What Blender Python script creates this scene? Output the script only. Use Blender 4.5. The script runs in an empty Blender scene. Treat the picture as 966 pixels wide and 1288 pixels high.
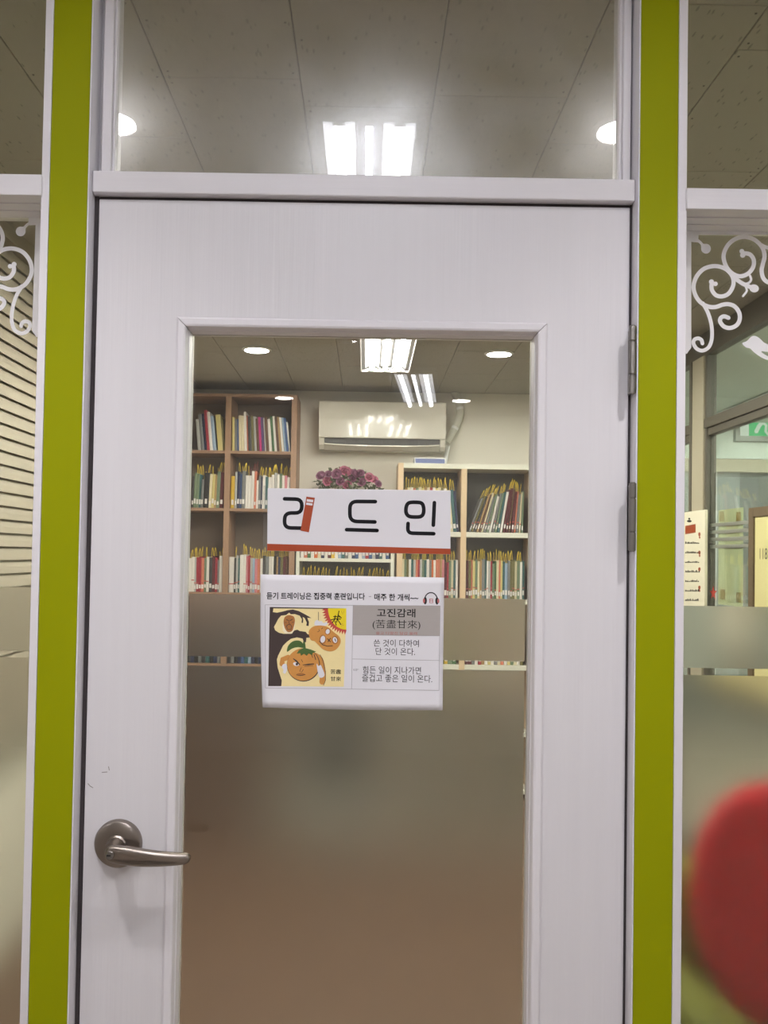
import bpy, math, random
from mathutils import Vector, Matrix

random.seed(7)
SC = bpy.context.scene
COL = SC.collection

# ------------------------------------------------------------------ camera
FPX = 1177.0                        # focal length in pixels of the 966x1288 frame
PPX, PPY = 460.5, 665.3             # principal point
PITCH, ROLL = math.atan(0.027), 0.0165
CAM = Vector((0.0, -1.53, 1.46))
cd = bpy.data.cameras.new('camera')
cam = bpy.data.objects.new('camera', cd)
COL.objects.link(cam)
cd.sensor_fit = 'VERTICAL'
cd.sensor_height = 36.0
cd.lens = FPX / 1288.0 * 36.0
cd.shift_x = (483.0 - PPX) / 1288.0
cd.shift_y = (PPY - 644.0) / 1288.0
cd.clip_start = 0.02
CM = (Matrix.Rotation(math.pi / 2 + PITCH, 4, 'X') @ Matrix.Rotation(ROLL, 4, 'Z'))
cam.matrix_world = Matrix.Translation(CAM) @ CM
SC.camera = cam

def ray(px, py):
    return (CM.to_3x3() @ Vector(((px - PPX) / FPX, -(py - PPY) / FPX, -1.0)))

def U(px, py, Y=0.0):
    """point where the ray through a photo pixel meets the plane y = Y"""
    d = ray(px, py)
    return CAM + d * ((Y - CAM.y) / d.y)

def UX(px, py, X):
    d = ray(px, py)
    return CAM + d * ((X - CAM.x) / d.x)

def UZ(px, py, Z):
    d = ray(px, py)
    return CAM + d * ((Z - CAM.z) / d.z)

# ------------------------------------------------------------------ world, exposure
w = bpy.data.worlds.new('world')
SC.world = w
w.use_nodes = True
w.node_tree.nodes['Background'].inputs[0].default_value = (0.9, 0.95, 1.0, 1)
w.node_tree.nodes['Background'].inputs[1].default_value = 0.03
SC.view_settings.view_transform = 'Standard'
SC.view_settings.look = 'None'
SC.view_settings.gamma = 1.0
SC.view_settings.use_curve_mapping = False
SC.view_settings.exposure = 0.0
SC.cycles.max_bounces = 10
SC.cycles.transparent_max_bounces = 24
SC.cycles.sample_clamp_indirect = 6.0

TUBE_CORRIDOR = 33.0     # strength of the fluorescent tubes
TUBE_ROOM = 84.0
DOWN_CORRIDOR = 40.0
DOWN_ROOM = 45.0
TUBE_SIDE = 130.0

ZC = 2.50                # ceiling height
YB = 4.44                # back wall of the library
XL, XR = -1.30, 1.56     # side walls of the library

# ------------------------------------------------------------------ materials
def new_mat(name):
    m = bpy.data.materials.new(name)
    m.use_nodes = True
    nt = m.node_tree
    for n in list(nt.nodes):
        nt.nodes.remove(n)
    out = nt.nodes.new('ShaderNodeOutputMaterial')
    return m, nt, out

def pbr(name, col, rough=0.5, metal=0.0, var=0.06, scale=(6, 6, 6), bump=0.0, bscale=None, spec=0.5, coat=0.0, detail=4):
    """Principled with a noise that varies the colour a little and gives fine relief"""
    m, nt, out = new_mat(name)
    b = nt.nodes.new('ShaderNodeBsdfPrincipled')
    nt.links.new(b.outputs[0], out.inputs[0])
    b.inputs['Roughness'].default_value = rough
    b.inputs['Metallic'].default_value = metal
    b.inputs['Specular IOR Level'].default_value = spec
    b.inputs['Coat Weight'].default_value = coat
    tc = nt.nodes.new('ShaderNodeTexCoord')
    mp = nt.nodes.new('ShaderNodeMapping')
    mp.inputs['Scale'].default_value = scale
    nt.links.new(tc.outputs['Object'], mp.inputs[0])
    no = nt.nodes.new('ShaderNodeTexNoise')
    no.inputs['Scale'].default_value = 1.0
    no.inputs['Detail'].default_value = detail
    nt.links.new(mp.outputs[0], no.inputs['Vector'])
    mx = nt.nodes.new('ShaderNodeMix')
    mx.data_type = 'RGBA'
    c = Vector(col[:3])
    mx.inputs[6].default_value = (*(c * (1 - var)), 1)
    mx.inputs[7].default_value = (*[min(1, v) for v in (c * (1 + var))], 1)
    nt.links.new(no.outputs['Fac'], mx.inputs[0])
    nt.links.new(mx.outputs[2], b.inputs['Base Color'])
    if bump:
        n2 = no
        if bscale:
            mp2 = nt.nodes.new('ShaderNodeMapping')
            mp2.inputs['Scale'].default_value = bscale
            nt.links.new(tc.outputs['Object'], mp2.inputs[0])
            n2 = nt.nodes.new('ShaderNodeTexNoise')
            n2.inputs['Scale'].default_value = 1.0
            n2.inputs['Detail'].default_value = 6
            nt.links.new(mp2.outputs[0], n2.inputs['Vector'])
        bp = nt.nodes.new('ShaderNodeBump')
        bp.inputs['Strength'].default_value = bump
        bp.inputs['Distance'].default_value = 0.002
        nt.links.new(n2.outputs['Fac'], bp.inputs['Height'])
        nt.links.new(bp.outputs[0], b.inputs['Normal'])
    return m

def srgb(r, g, b):
    f = lambda v: ((v / 255 + 0.055) / 1.055) ** 2.4 if v > 10 else v / 255 / 12.92
    return (f(r), f(g), f(b))

def emit(name, col, s):
    m, nt, out = new_mat(name)
    e = nt.nodes.new('ShaderNodeEmission')
    e.inputs[0].default_value = (*col, 1)
    e.inputs[1].default_value = s
    nt.links.new(e.outputs[0], out.inputs[0])
    return m

def glass(name, tint, haze, haze_rough=0.3, base=0.045):
    """clear pane: transparent with mirror reflection after Schlick, and a thin uneven film of dust that scatters"""
    m, nt, out = new_mat(name)
    N, L = nt.nodes, nt.links
    tr = N.new('ShaderNodeBsdfTransparent'); tr.inputs[0].default_value = (*tint, 1)
    gl = N.new('ShaderNodeBsdfGlossy'); gl.inputs['Roughness'].default_value = 0.0
    lw = N.new('ShaderNodeLayerWeight'); lw.inputs[0].default_value = 0.5
    pw = N.new('ShaderNodeMath'); pw.operation = 'POWER'; pw.inputs[1].default_value = 5
    L.new(lw.outputs['Facing'], pw.inputs[0])
    ma = N.new('ShaderNodeMath'); ma.operation = 'MULTIPLY_ADD'; ma.inputs[1].default_value = 0.9; ma.inputs[2].default_value = base
    L.new(pw.outputs[0], ma.inputs[0])
    m1 = N.new('ShaderNodeMixShader')
    L.new(ma.outputs[0], m1.inputs[0]); L.new(tr.outputs[0], m1.inputs[1]); L.new(gl.outputs[0], m1.inputs[2])
    g2 = N.new('ShaderNodeBsdfGlossy'); g2.inputs['Roughness'].default_value = haze_rough
    tc = N.new('ShaderNodeTexCoord')
    no = N.new('ShaderNodeTexNoise'); no.inputs['Scale'].default_value = 9; no.inputs['Detail'].default_value = 6
    L.new(tc.outputs['Object'], no.inputs['Vector'])
    mm = N.new('ShaderNodeMapRange'); mm.inputs[1].default_value = 0.3; mm.inputs[2].default_value = 0.75
    mm.inputs[3].default_value = haze * 0.5; mm.inputs[4].default_value = haze * 1.4
    L.new(no.outputs['Fac'], mm.inputs[0])
    m2 = N.new('ShaderNodeMixShader')
    L.new(mm.outputs[0], m2.inputs[0]); L.new(m1.outputs[0], m2.inputs[1]); L.new(g2.outputs[0], m2.inputs[2])
    L.new(m2.outputs[0], out.inputs[0])
    return m

def frosted(name, col, rough=0.5, diff=0.035, ior=1.25):
    """blasted adhesive film: rough transmission with a little surface scatter and sheen"""
    m, nt, out = new_mat(name)
    N, L = nt.nodes, nt.links
    rf = N.new('ShaderNodeBsdfRefraction'); rf.inputs['Color'].default_value = (*col, 1)
    rf.inputs['Roughness'].default_value = rough; rf.inputs['IOR'].default_value = ior
    df = N.new('ShaderNodeBsdfDiffuse')
    tc = N.new('ShaderNodeTexCoord')
    no = N.new('ShaderNodeTexNoise'); no.inputs['Scale'].default_value = 400; no.inputs['Detail'].default_value = 2
    L.new(tc.outputs['Object'], no.inputs['Vector'])
    mx = N.new('ShaderNodeMix'); mx.data_type = 'RGBA'
    mx.inputs[6].default_value = (0.34, 0.33, 0.31, 1); mx.inputs[7].default_value = (0.42, 0.41, 0.39, 1)
    L.new(no.outputs['Fac'], mx.inputs[0]); L.new(mx.outputs[2], df.inputs[0])
    m1 = N.new('ShaderNodeMixShader'); m1.inputs[0].default_value = diff
    L.new(rf.outputs[0], m1.inputs[1]); L.new(df.outputs[0], m1.inputs[2])
    gl = N.new('ShaderNodeBsdfGlossy'); gl.inputs['Roughness'].default_value = 0.35
    m2 = N.new('ShaderNodeMixShader'); m2.inputs[0].default_value = 0.018
    L.new(m1.outputs[0], m2.inputs[1]); L.new(gl.outputs[0], m2.inputs[2])
    L.new(m2.outputs[0], out.inputs[0])
    return m

def board_mat(name, col):
    """mineral ceiling board: pale with scattered short worm marks"""
    m, nt, out = new_mat(name)
    N, L = nt.nodes, nt.links
    b = N.new('ShaderNodeBsdfPrincipled'); b.inputs['Roughness'].default_value = 0.85
    L.new(b.outputs[0], out.inputs[0])
    geo = N.new('ShaderNodeNewGeometry')
    mp = N.new('ShaderNodeMapping'); mp.inputs['Scale'].default_value = (64, 17, 1); mp.inputs['Rotation'].default_value = (0, 0, 0.35)
    L.new(geo.outputs['Position'], mp.inputs[0])
    v = N.new('ShaderNodeTexVoronoi'); v.inputs['Scale'].default_value = 1.0
    L.new(mp.outputs[0], v.inputs['Vector'])
    no = N.new('ShaderNodeTexNoise'); no.inputs['Scale'].default_value = 60
    L.new(geo.outputs['Position'], no.inputs['Vector'])
    ad = N.new('ShaderNodeMath'); ad.operation = 'MULTIPLY_ADD'; ad.inputs[1].default_value = 0.25
    L.new(no.outputs['Fac'], ad.inputs[0]); L.new(v.outputs['Distance'], ad.inputs[2])
    cr = N.new('ShaderNodeMapRange'); cr.inputs[1].default_value = 0.25; cr.inputs[2].default_value = 0.31
    L.new(ad.outputs[0], cr.inputs[0])
    mx = N.new('ShaderNodeMix'); mx.data_type = 'RGBA'
    c = Vector(col)
    mx.inputs[6].default_value = (*(c * 0.66), 1); mx.inputs[7].default_value = (*c, 1)
    L.new(cr.outputs[0], mx.inputs[0]); L.new(mx.outputs[2], b.inputs['Base Color'])
    return m

M = {}
M['door'] = pbr('white_wood_film', (0.70, 0.685, 0.71), 0.42, var=0.035, scale=(45, 45, 1.6), bump=0.25, bscale=(170, 170, 4))
M['frame'] = pbr('white_frame_film', (0.74, 0.72, 0.75), 0.42, var=0.03, scale=(40, 40, 3), bump=0.15, bscale=(150, 150, 5))
M['rail'] = pbr('white_rail_film', (0.74, 0.72, 0.75), 0.42, var=0.04, scale=(3, 40, 60), bump=0.2, bscale=(5, 150, 190))
M['green'] = pbr('lime_green_paint', (0.262, 0.282, 0.0003), 0.55, spec=0.1, var=0.03, scale=(8, 8, 2))
M['dark'] = pbr('dark_gap', (0.03, 0.025, 0.025), 0.8)
M['gap_shade'] = pbr('dark_gap_shade', (0.045, 0.036, 0.038), 0.8)  # near-black that stands for the shade inside the door gaps
M['seal'] = pbr('grey_sealant', (0.30, 0.28, 0.27), 0.7)
M['glass'] = glass('dusty_pane', (0.93, 0.93, 0.90), 0.022, 0.35)
M['glass_transom'] = glass('dusty_transom_pane', (0.88, 0.88, 0.86), 0.15, 0.30, 0.075)
M['glass_side'] = glass('clear_side_pane', (0.90, 0.91, 0.87), 0.008, 0.3)
M['glass_far'] = glass('partition_pane', (0.94, 0.95, 0.93), 0.01, 0.3)
M['film'] = frosted('frosted_film', (0.84, 0.82, 0.78))
M['film_side'] = frosted('frosted_film_side', (0.84, 0.82, 0.78), rough=0.42, ior=1.2)
M['vinyl'] = pbr('white_vinyl', (0.86, 0.85, 0.87), 0.5, var=0.02)
M['nickel'] = pbr('satin_nickel', (0.27, 0.235, 0.205), 0.34, metal=1.0, var=0.05, scale=(30, 30, 30))
M['steel'] = pbr('brushed_steel', (0.25, 0.235, 0.22), 0.38, metal=1.0, var=0.06, scale=(60, 60, 4))
M['keyhole'] = pbr('keyhole_black', (0.01, 0.01, 0.01), 0.6)
M['scuff'] = pbr('scuff_mark', (0.22, 0.20, 0.19), 0.8)
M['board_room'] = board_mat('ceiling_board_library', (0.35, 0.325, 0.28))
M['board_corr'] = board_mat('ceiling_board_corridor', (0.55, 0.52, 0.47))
M['ceil_gap'] = pbr('ceiling_joint', (0.12, 0.11, 0.10), 0.9)
M['screw'] = pbr('ceiling_screw', (0.09, 0.08, 0.07), 0.6)
M['wall'] = pbr('cream_wallpaper', (0.74, 0.70, 0.62), 0.8, var=0.03, scale=(3, 3, 3), bump=0.1, bscale=(90, 90, 90))
M['wall_corr'] = pbr('corridor_wall', (0.70, 0.67, 0.62), 0.8, var=0.03)
M['floor'] = pbr('brown_wood_floor', (0.155, 0.09, 0.055), 0.5, var=0.15, scale=(14, 2, 1))
M['floor_corr'] = pbr('corridor_floor', (0.40, 0.335, 0.28), 0.5, var=0.08, scale=(4, 4, 1))
M['tube'] = emit('fluorescent_tube', (0.93, 0.935, 1.0), TUBE_CORRIDOR)
M['tube_room'] = emit('fluorescent_tube_library', (1.0, 0.97, 0.90), TUBE_ROOM)
M['tube_side'] = emit('fluorescent_tube_side', (0.94, 1.0, 0.95), TUBE_SIDE)
M['down'] = emit('downlight_diffuser', (1.0, 0.97, 0.97), DOWN_CORRIDOR)
M['down_room'] = emit('downlight_diffuser_library', (1.0, 0.97, 0.94), DOWN_ROOM)
M['reflector'] = pbr('aluminium_reflector', (0.90, 0.90, 0.92), 0.06, metal=1.0, var=0.02)
M['reflector_dull'] = pbr('brushed_reflector', (0.70, 0.72, 0.78), 0.35, metal=1.0, var=0.02)
M['reflector_dark'] = pbr('dull_grey_reflector', (0.028, 0.028, 0.03), 0.6, metal=0.0, var=0.02)
M['lampwhite'] = pbr('lamp_white_metal', (0.8, 0.8, 0.8), 0.4, var=0.02)
M['walnut'] = pbr('brown_wood_laminate', (0.34, 0.205, 0.13), 0.5, var=0.12, scale=(30, 30, 2.5))
M['walnut_back'] = pbr('brown_back_panel', (0.20, 0.15, 0.11), 0.6, var=0.08, scale=(20, 20, 2))
M['whiteshelf'] = pbr('white_shelf_laminate', (0.76, 0.75, 0.66), 0.45, var=0.02)
M['beech'] = pbr('beech_edge', (0.70, 0.52, 0.34), 0.5, var=0.06, scale=(30, 30, 3))
M['greyback'] = pbr('grey_back_panel', (0.13, 0.13, 0.12), 0.7, var=0.04)
M['ac'] = pbr('air_conditioner_plastic', (0.74, 0.71, 0.63), 0.16, var=0.01, coat=0.3)
M['ac_dark'] = pbr('air_vent_grey', (0.16, 0.16, 0.16), 0.5)
M['pipe'] = pbr('wrapped_pipe', (0.62, 0.60, 0.52), 0.6, var=0.08, scale=(60, 60, 60), bump=0.3)
M['pages'] = pbr('book_pages', (0.68, 0.63, 0.52), 0.8, var=0.06, scale=(300, 4, 4))
M['ribbon'] = pbr('yellow_ribbon', (0.90, 0.66, 0.05), 0.6, var=0.12, scale=(40, 40, 40))
M['ribbon_red'] = pbr('maroon_ribbon', (0.22, 0.05, 0.05), 0.6, var=0.1)
M['tag'] = pbr('white_shelfmark', (0.75, 0.72, 0.70), 0.6, var=0.08, scale=(200, 200, 200))
M['tagred'] = pbr('red_shelfmark_band', (0.50, 0.10, 0.09), 0.6)
M['paper'] = pbr('white_paper', (0.74, 0.73, 0.77), 0.6, var=0.012, scale=(10, 10, 10))
M['signwhite'] = pbr('white_sign_board', (0.74, 0.73, 0.77), 0.38, var=0.01)
M['ink'] = pbr('black_ink', (0.012, 0.012, 0.014), 0.8, spec=0.15)
M['ink_grey'] = pbr('dark_grey_ink', (0.035, 0.033, 0.036), 0.8, spec=0.15)
M['ink_pale'] = pbr('pale_grey_ink', (0.30, 0.29, 0.30), 0.6)
M['rust'] = pbr('rust_red_print', (0.34, 0.048, 0.008), 0.45, var=0.03)
M['cellgrey'] = pbr('grey_cell_print', (0.38, 0.35, 0.33), 0.6, var=0.03, scale=(60, 60, 300))
M['redtext'] = pbr('red_print', (0.45, 0.12, 0.12), 0.6)
M['tape'] = glass('clear_tape', (0.86, 0.87, 0.87), 0.10, 0.35)
M['p_cream'] = pbr('picture_cream', (0.86, 0.72, 0.36), 0.6, var=0.06, scale=(60, 60, 60))
M['p_trunk'] = pbr('picture_dark_brown', (0.045, 0.028, 0.025), 0.6)
M['p_orange'] = pbr('picture_orange', (0.58, 0.26, 0.055), 0.6, var=0.10, scale=(120, 120, 120))
M['p_brown'] = pbr('picture_brown', (0.38, 0.15, 0.035), 0.6, var=0.12, scale=(150, 150, 150))
M['p_green'] = pbr('picture_green', (0.06, 0.12, 0.025), 0.6)
M['p_yellow'] = pbr('picture_yellow', (0.78, 0.62, 0.01), 0.6)
M['p_red'] = pbr('picture_red', (0.50, 0.06, 0.04), 0.6)
M['p_pale'] = pbr('picture_pale', (0.90, 0.82, 0.60), 0.6)
M['slat'] = pbr('beige_blind_slat', (0.32, 0.275, 0.215), 0.5, var=0.04, scale=(20, 3, 40))
M['alu'] = pbr('bronze_aluminium', (0.10, 0.09, 0.07), 0.45, var=0.05)
M['alu_pale'] = pbr('beige_aluminium', (0.42, 0.38, 0.29), 0.5, var=0.03)
M['side_wall'] = pbr('pale_green_wall', (0.68, 0.75, 0.70), 0.7, var=0.02)
M['side_grey'] = pbr('grey_panel', (0.36, 0.38, 0.37), 0.6, var=0.05, scale=(5, 5, 2))
M['side_grey2'] = pbr('dark_grey_panel', (0.22, 0.23, 0.22), 0.6, var=0.05)
M['cork'] = pbr('yellowish_board', (0.66, 0.60, 0.30), 0.6, var=0.03)
M['boardframe'] = pbr('brown_board_frame', (0.13, 0.09, 0.05), 0.5, var=0.08)
M['notice'] = pbr('cream_notice', (0.78, 0.74, 0.60), 0.6, var=0.02)
M['greenpaper'] = pbr('pale_green_paper', (0.52, 0.58, 0.36), 0.7, var=0.04)
M['browntape'] = pbr('brown_tape', (0.28, 0.22, 0.06), 0.4)
M['redcloth'] = pbr('red_upholstery', (0.78, 0.012, 0.03), 0.7, var=0.1, scale=(20, 20, 20))
M['greencloth'] = pbr('green_cushion_cloth', (0.26, 0.28, 0.03), 0.7, var=0.1, scale=(20, 20, 20))
M['exitgreen'] = emit('exit_sign_green', (0.12, 0.75, 0.30), 1.0)
M['exitwhite'] = emit('exit_sign_white', (0.85, 1.0, 0.88), 1.0)
M['leaf'] = pbr('dull_green_leaf', (0.10, 0.12, 0.06), 0.6, var=0.3, scale=(60, 60, 60))
M['pink'] = pbr('pink_petal', (0.55, 0.17, 0.27), 0.7, var=0.25, scale=(80, 80, 80))
M['mauve'] = pbr('mauve_petal', (0.30, 0.11, 0.20), 0.7, var=0.25, scale=(80, 80, 80))
M['basket'] = pbr('wicker_pot', (0.34, 0.24, 0.14), 0.7, var=0.2, scale=(90, 90, 90))
M['bluebox'] = pbr('blue_print', (0.18, 0.22, 0.45), 0.5, var=0.1)
M['star'] = pbr('red_star_vinyl', (0.60, 0.06, 0.05), 0.5)
M['stripe'] = frosted('frosted_stripe', (0.7, 0.72, 0.7), rough=0.4, diff=0.5, ior=1.2)

# ------------------------------------------------------------------ mesh helpers
class MB:
    def __init__(s):
        s.v, s.f = [], []
    def add(s, verts, faces):
        n = len(s.v)
        s.v += [tuple(p) for p in verts]
        s.f += [tuple(i + n for i in f) for f in faces]
        return s
    def box(s, x0, x1, y0, y1, z0, z1):
        return s.add([(x0, y0, z0), (x1, y0, z0), (x1, y1, z0), (x0, y1, z0), (x0, y0, z1), (x1, y0, z1), (x1, y1, z1), (x0, y1, z1)],
                     [(0, 3, 2, 1), (4, 5, 6, 7), (0, 1, 5, 4), (1, 2, 6, 5), (2, 3, 7, 6), (3, 0, 4, 7)])
    def lathe(s, prof, c, axis='y', n=32):
        """profile of (radius, height) turned about an axis through c"""
        vs, fs = [], []
        for r, h in prof:
            for k in range(n):
                a = 2 * math.pi * k / n
                u, v = r * math.cos(a), r * math.sin(a)
                if axis == 'y': vs.append((c[0] + u, c[1] + h, c[2] + v))
                elif axis == 'z': vs.append((c[0] + u, c[1] + v, c[2] + h))
                else: vs.append((c[0] + h, c[1] + u, c[2] + v))
        for i in range(len(prof) - 1):
            for k in range(n):
                a, b = i * n + k, i * n + (k + 1) % n
                fs.append((a, b, b + n, a + n))
        fs.append(tuple(range(n)))
        fs.append(tuple((len(prof) - 1) * n + k for k in range(n - 1, -1, -1)))
        return s.add(vs, fs)
    def tube(s, pts, r, n=10):
        pts = [Vector(p) for p in pts]
        vs, fs = [], []
        up = Vector((0.3, 0.2, 0.93)).normalized()
        for i, p in enumerate(pts):
            t = (pts[min(i + 1, len(pts) - 1)] - pts[max(i - 1, 0)]).normalized()
            a = t.cross(up)
            if a.length < 1e-3: a = t.cross(Vector((1, 0, 0)))
            a.normalize()
            b = t.cross(a).normalized()
            rr = r[i] if isinstance(r, (list, tuple)) else r
            for k in range(n):
                q = 2 * math.pi * k / n
                vs.append(p + a * (rr * math.cos(q)) + b * (rr * math.sin(q)))
        for i in range(len(pts) - 1):
            for k in range(n):
                a, b = i * n + k, i * n + (k + 1) % n
                fs.append((a, b, b + n, a + n))
        fs.append(tuple(range(n - 1, -1, -1)))
        fs.append(tuple((len(pts) - 1) * n + k for k in range(n)))
        return s.add(vs, fs)
    def prism(s, poly, a, b):
        """closed polygon of 3-D points, extruded by vectors a (near) .. b (far)"""
        poly = [Vector(p) for p in poly]
        n = len(poly)
        vs = [p + a for p in poly] + [p + b for p in poly]
        fs = [tuple(range(n)), tuple(range(2 * n - 1, n - 1, -1))]
        for i in range(n):
            j = (i + 1) % n
            fs.append((i, i + n, j + n, j))
        return s.add(vs, fs)
    def data(s, name, mat, smooth=False):
        me = bpy.data.meshes.new(name)
        me.from_pydata(s.v, [], s.f)
        me.materials.append(mat)
        if smooth:
            me.polygons.foreach_set('use_smooth', [True] * len(me.polygons))
        me.update()
        return me

def link(name, me, parent=None, loc=None):
    o = bpy.data.objects.new(name, me)
    COL.objects.link(o)
    if loc is not None: o.location = loc
    if parent is not None: o.parent = parent
    return o

def fix_normals(me):
    import bmesh
    bm = bmesh.new(); bm.from_mesh(me)
    bmesh.ops.recalc_face_normals(bm, faces=bm.faces)
    bm.to_mesh(me); bm.free()

def obj(name, mb, mat, parent=None, bevel=0.0, smooth=False, seg=2, loc=None, auto=False):
    me = mb.data(name, mat, smooth)
    fix_normals(me)
    o = link(name, me, parent, loc)
    if bevel:
        md = o.modifiers.new('bevel', 'BEVEL'); md.width = bevel; md.segments = seg; md.limit_method = 'ANGLE'
    if auto:
        try: me.set_sharp_from_angle(angle=math.radians(35))
        except Exception: pass
    return o

def box(name, x0, x1, y0, y1, z0, z1, mat, parent=None, bevel=0.0, seg=2):
    return obj(name, MB().box(min(x0, x1), max(x0, x1), min(y0, y1), max(y0, y1), min(z0, z1), max(z0, z1)), mat, parent, bevel, seg=seg)

def empty(name, loc=(0, 0, 0)):
    o = bpy.data.objects.new(name, None)
    o.empty_display_size = 0.05
    COL.objects.link(o)
    o.location = loc
    return o

def tag(o, label=None, cat=None, group=None, kind=None):
    if label: o['label'] = label
    if cat: o['category'] = cat
    if group: o['group'] = group
    if kind: o['kind'] = kind
    return o

def copy_tree(o, parent=None):
    c = o.copy(); COL.objects.link(c); c.parent = parent
    for ch in list(o.children): copy_tree(ch, c)
    return c

def smooth_path(pts, k=6, closed=False):
    """Catmull-Rom through 2-D points"""
    out = []
    n = len(pts)
    rng = range(n) if closed else range(n - 1)
    for i in rng:
        g = lambda j: pts[j % n] if closed else pts[max(0, min(n - 1, j))]
        p0, p1, p2, p3 = g(i - 1), g(i), g(i + 1), g(i + 2)
        for q in range(k):
            t = q / k
            out.append(tuple(0.5 * ((2 * p1[a]) + (-p0[a] + p2[a]) * t + (2 * p0[a] - 5 * p1[a] + 4 * p2[a] - p3[a]) * t * t
                                    + (-p0[a] + 3 * p1[a] - 3 * p2[a] + p3[a]) * t ** 3) for a in (0, 1)))
    if not closed: out.append(tuple(pts[-1]))
    return out

def stroke2d(pts, w, caps=True):
    """outline polygons (quads + round caps) of a 2-D polyline of width w"""
    polys = []
    n = len(pts)
    L, R = [], []
    for i in range(n):
        a, b = pts[max(0, i - 1)], pts[min(n - 1, i + 1)]
        dx, dy = b[0] - a[0], b[1] - a[1]
        l = math.hypot(dx, dy) or 1e-9
        nx, ny = -dy / l, dx / l
        ww = (w[i] if isinstance(w, list) else w) / 2
        L.append((pts[i][0] + nx * ww, pts[i][1] + ny * ww)); R.append((pts[i][0] - nx * ww, pts[i][1] - ny * ww))
    for i in range(n - 1):
        polys.append([L[i], L[i + 1], R[i + 1], R[i]])
    if caps:
        for p, i in ((pts[0], 0), (pts[-1], n - 1)):
            ww = (w[i] if isinstance(w, list) else w) / 2
            polys.append(disc2d(p[0], p[1], ww, ww, 12))
    return polys

def disc2d(x, y, rx, ry=None, n=20, rot=0.0):
    ry = ry or rx
    c, s = math.cos(rot), math.sin(rot)
    return [(x + rx * math.cos(2 * math.pi * k / n) * c - ry * math.sin(2 * math.pi * k / n) * s,
             y + rx * math.cos(2 * math.pi * k / n) * s + ry * math.sin(2 * math.pi * k / n) * c) for k in range(n)]

def flat(name, polys, to3, mat, parent=None, step=0.0):
    """flat print or vinyl: 2-D polygons mapped to 3-D by to3"""
    mb = MB()
    if not polys: return None
    a = [Vector(to3(*q)) for q in polys[0][:3]]
    nrm = (a[1] - a[0]).cross(a[2] - a[0])
    off = Vector((0, -1, 0)) if abs(nrm.y) >= abs(nrm.x) else Vector((-1, 0, 0))
    for i, p in enumerate(polys):      # each piece a few micrometres above the last, so that overlaps do not share a plane
        mb.add([Vector(to3(*q)) + off * (i * step) for q in p], [tuple(range(len(p)))])
    return obj(name, mb, mat, parent)

_tc = {}
def text_polys(s, bold=0.0):
    if (s, bold) not in _tc: _tc[(s, bold)] = make_text(s, bold)
    return _tc[(s, bold)]
def make_text(s, bold=0.0, shear=0.0):
    """text as polygons with its baseline box: (polys, width, ymin, ymax)"""
    c = bpy.data.curves.new('t', 'FONT'); c.body = s; c.offset = bold; c.resolution_u = 3; c.shear = shear
    o = bpy.data.objects.new('t', c); COL.objects.link(o)
    dg = bpy.context.evaluated_depsgraph_get()
    me = bpy.data.meshes.new_from_object(o.evaluated_get(dg))
    vs = [tuple(v.co[:2]) for v in me.vertices]
    ps = [[vs[i] for i in p.vertices] for p in me.polygons]
    bpy.data.objects.remove(o); bpy.data.curves.remove(c); bpy.data.meshes.remove(me)
    xs = [v[0] for v in vs]; ys = [v[1] for v in vs]
    return ps, min(xs), max(xs), min(ys), max(ys)

for _s, _b in [('(苦盡甘來)', -0.004), ('-', 0.0), ('118', 0.0), ('☞', 0.0), ('甘來', 0.01), ('苦盡', 0.01), ('고진감래', 0.012), ('단 것이 온다.', 0.0), ('듣기 트레이닝은 집중력 훈련입니다', 0.03), ('매주 한 개씩~~', 0.03), ('쓴 것이 다하여', 0.0), ('쓸고 다할진 달감 올래', 0.0), ('즐겁고 좋은 일이 온다.', 0.0), ('힘든 일이 지나가면', 0.0)]:
    text_polys(_s, _b)

def text_between(s, L, R, h, bold=0.0):
    """polygons in pixel space: text whose box starts at bottom-left L and ends at bottom-right R with pixel height h"""
    ps, x0, x1, y0, y1 = text_polys(s, bold)
    dx, dy = R[0] - L[0], R[1] - L[1]
    l = math.hypot(dx, dy); ux, uy = dx / l, dy / l
    out = []
    for p in ps:
        q = []
        for x, y in p:
            u = (x - x0) / (x1 - x0) * l; v = (y - y0) / (y1 - y0) * h
            q.append((L[0] + ux * u + uy * v, L[1] + uy * u - ux * v))
        out.append(q)
    return out

# ================================================================== THE PARTITION WITH THE DOOR
ux = lambda px, py, Y=0.0: U(px, py, Y).x
uz = lambda px, py, Y=0.0: U(px, py, Y).z
PYF = -0.030                                                       # front of the posts, proud of the leaf
X_LB0, X_LG0, X_LG1, X_LB1 = ux(45, 500, PYF), ux(55, 500, PYF), ux(103.6, 500, PYF), ux(105.4, 500, PYF)   # post on the handle side
X_D0, X_D1 = ux(118.7, 500), ux(790.3, 520)                        # door leaf
X_RB0, X_RG0, X_RG1, X_RB1 = ux(800.4, 520, PYF), ux(802.3, 520, PYF), ux(851, 520, PYF), ux(862, 520, PYF)
Z_D1 = uz(450, 255.5)                                              # top of the leaf
Z_R0, Z_R1 = uz(450, 251.5), uz(450, 224.5)                        # rail above the door
GY = 0.040                                                         # front of the door pane

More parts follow.
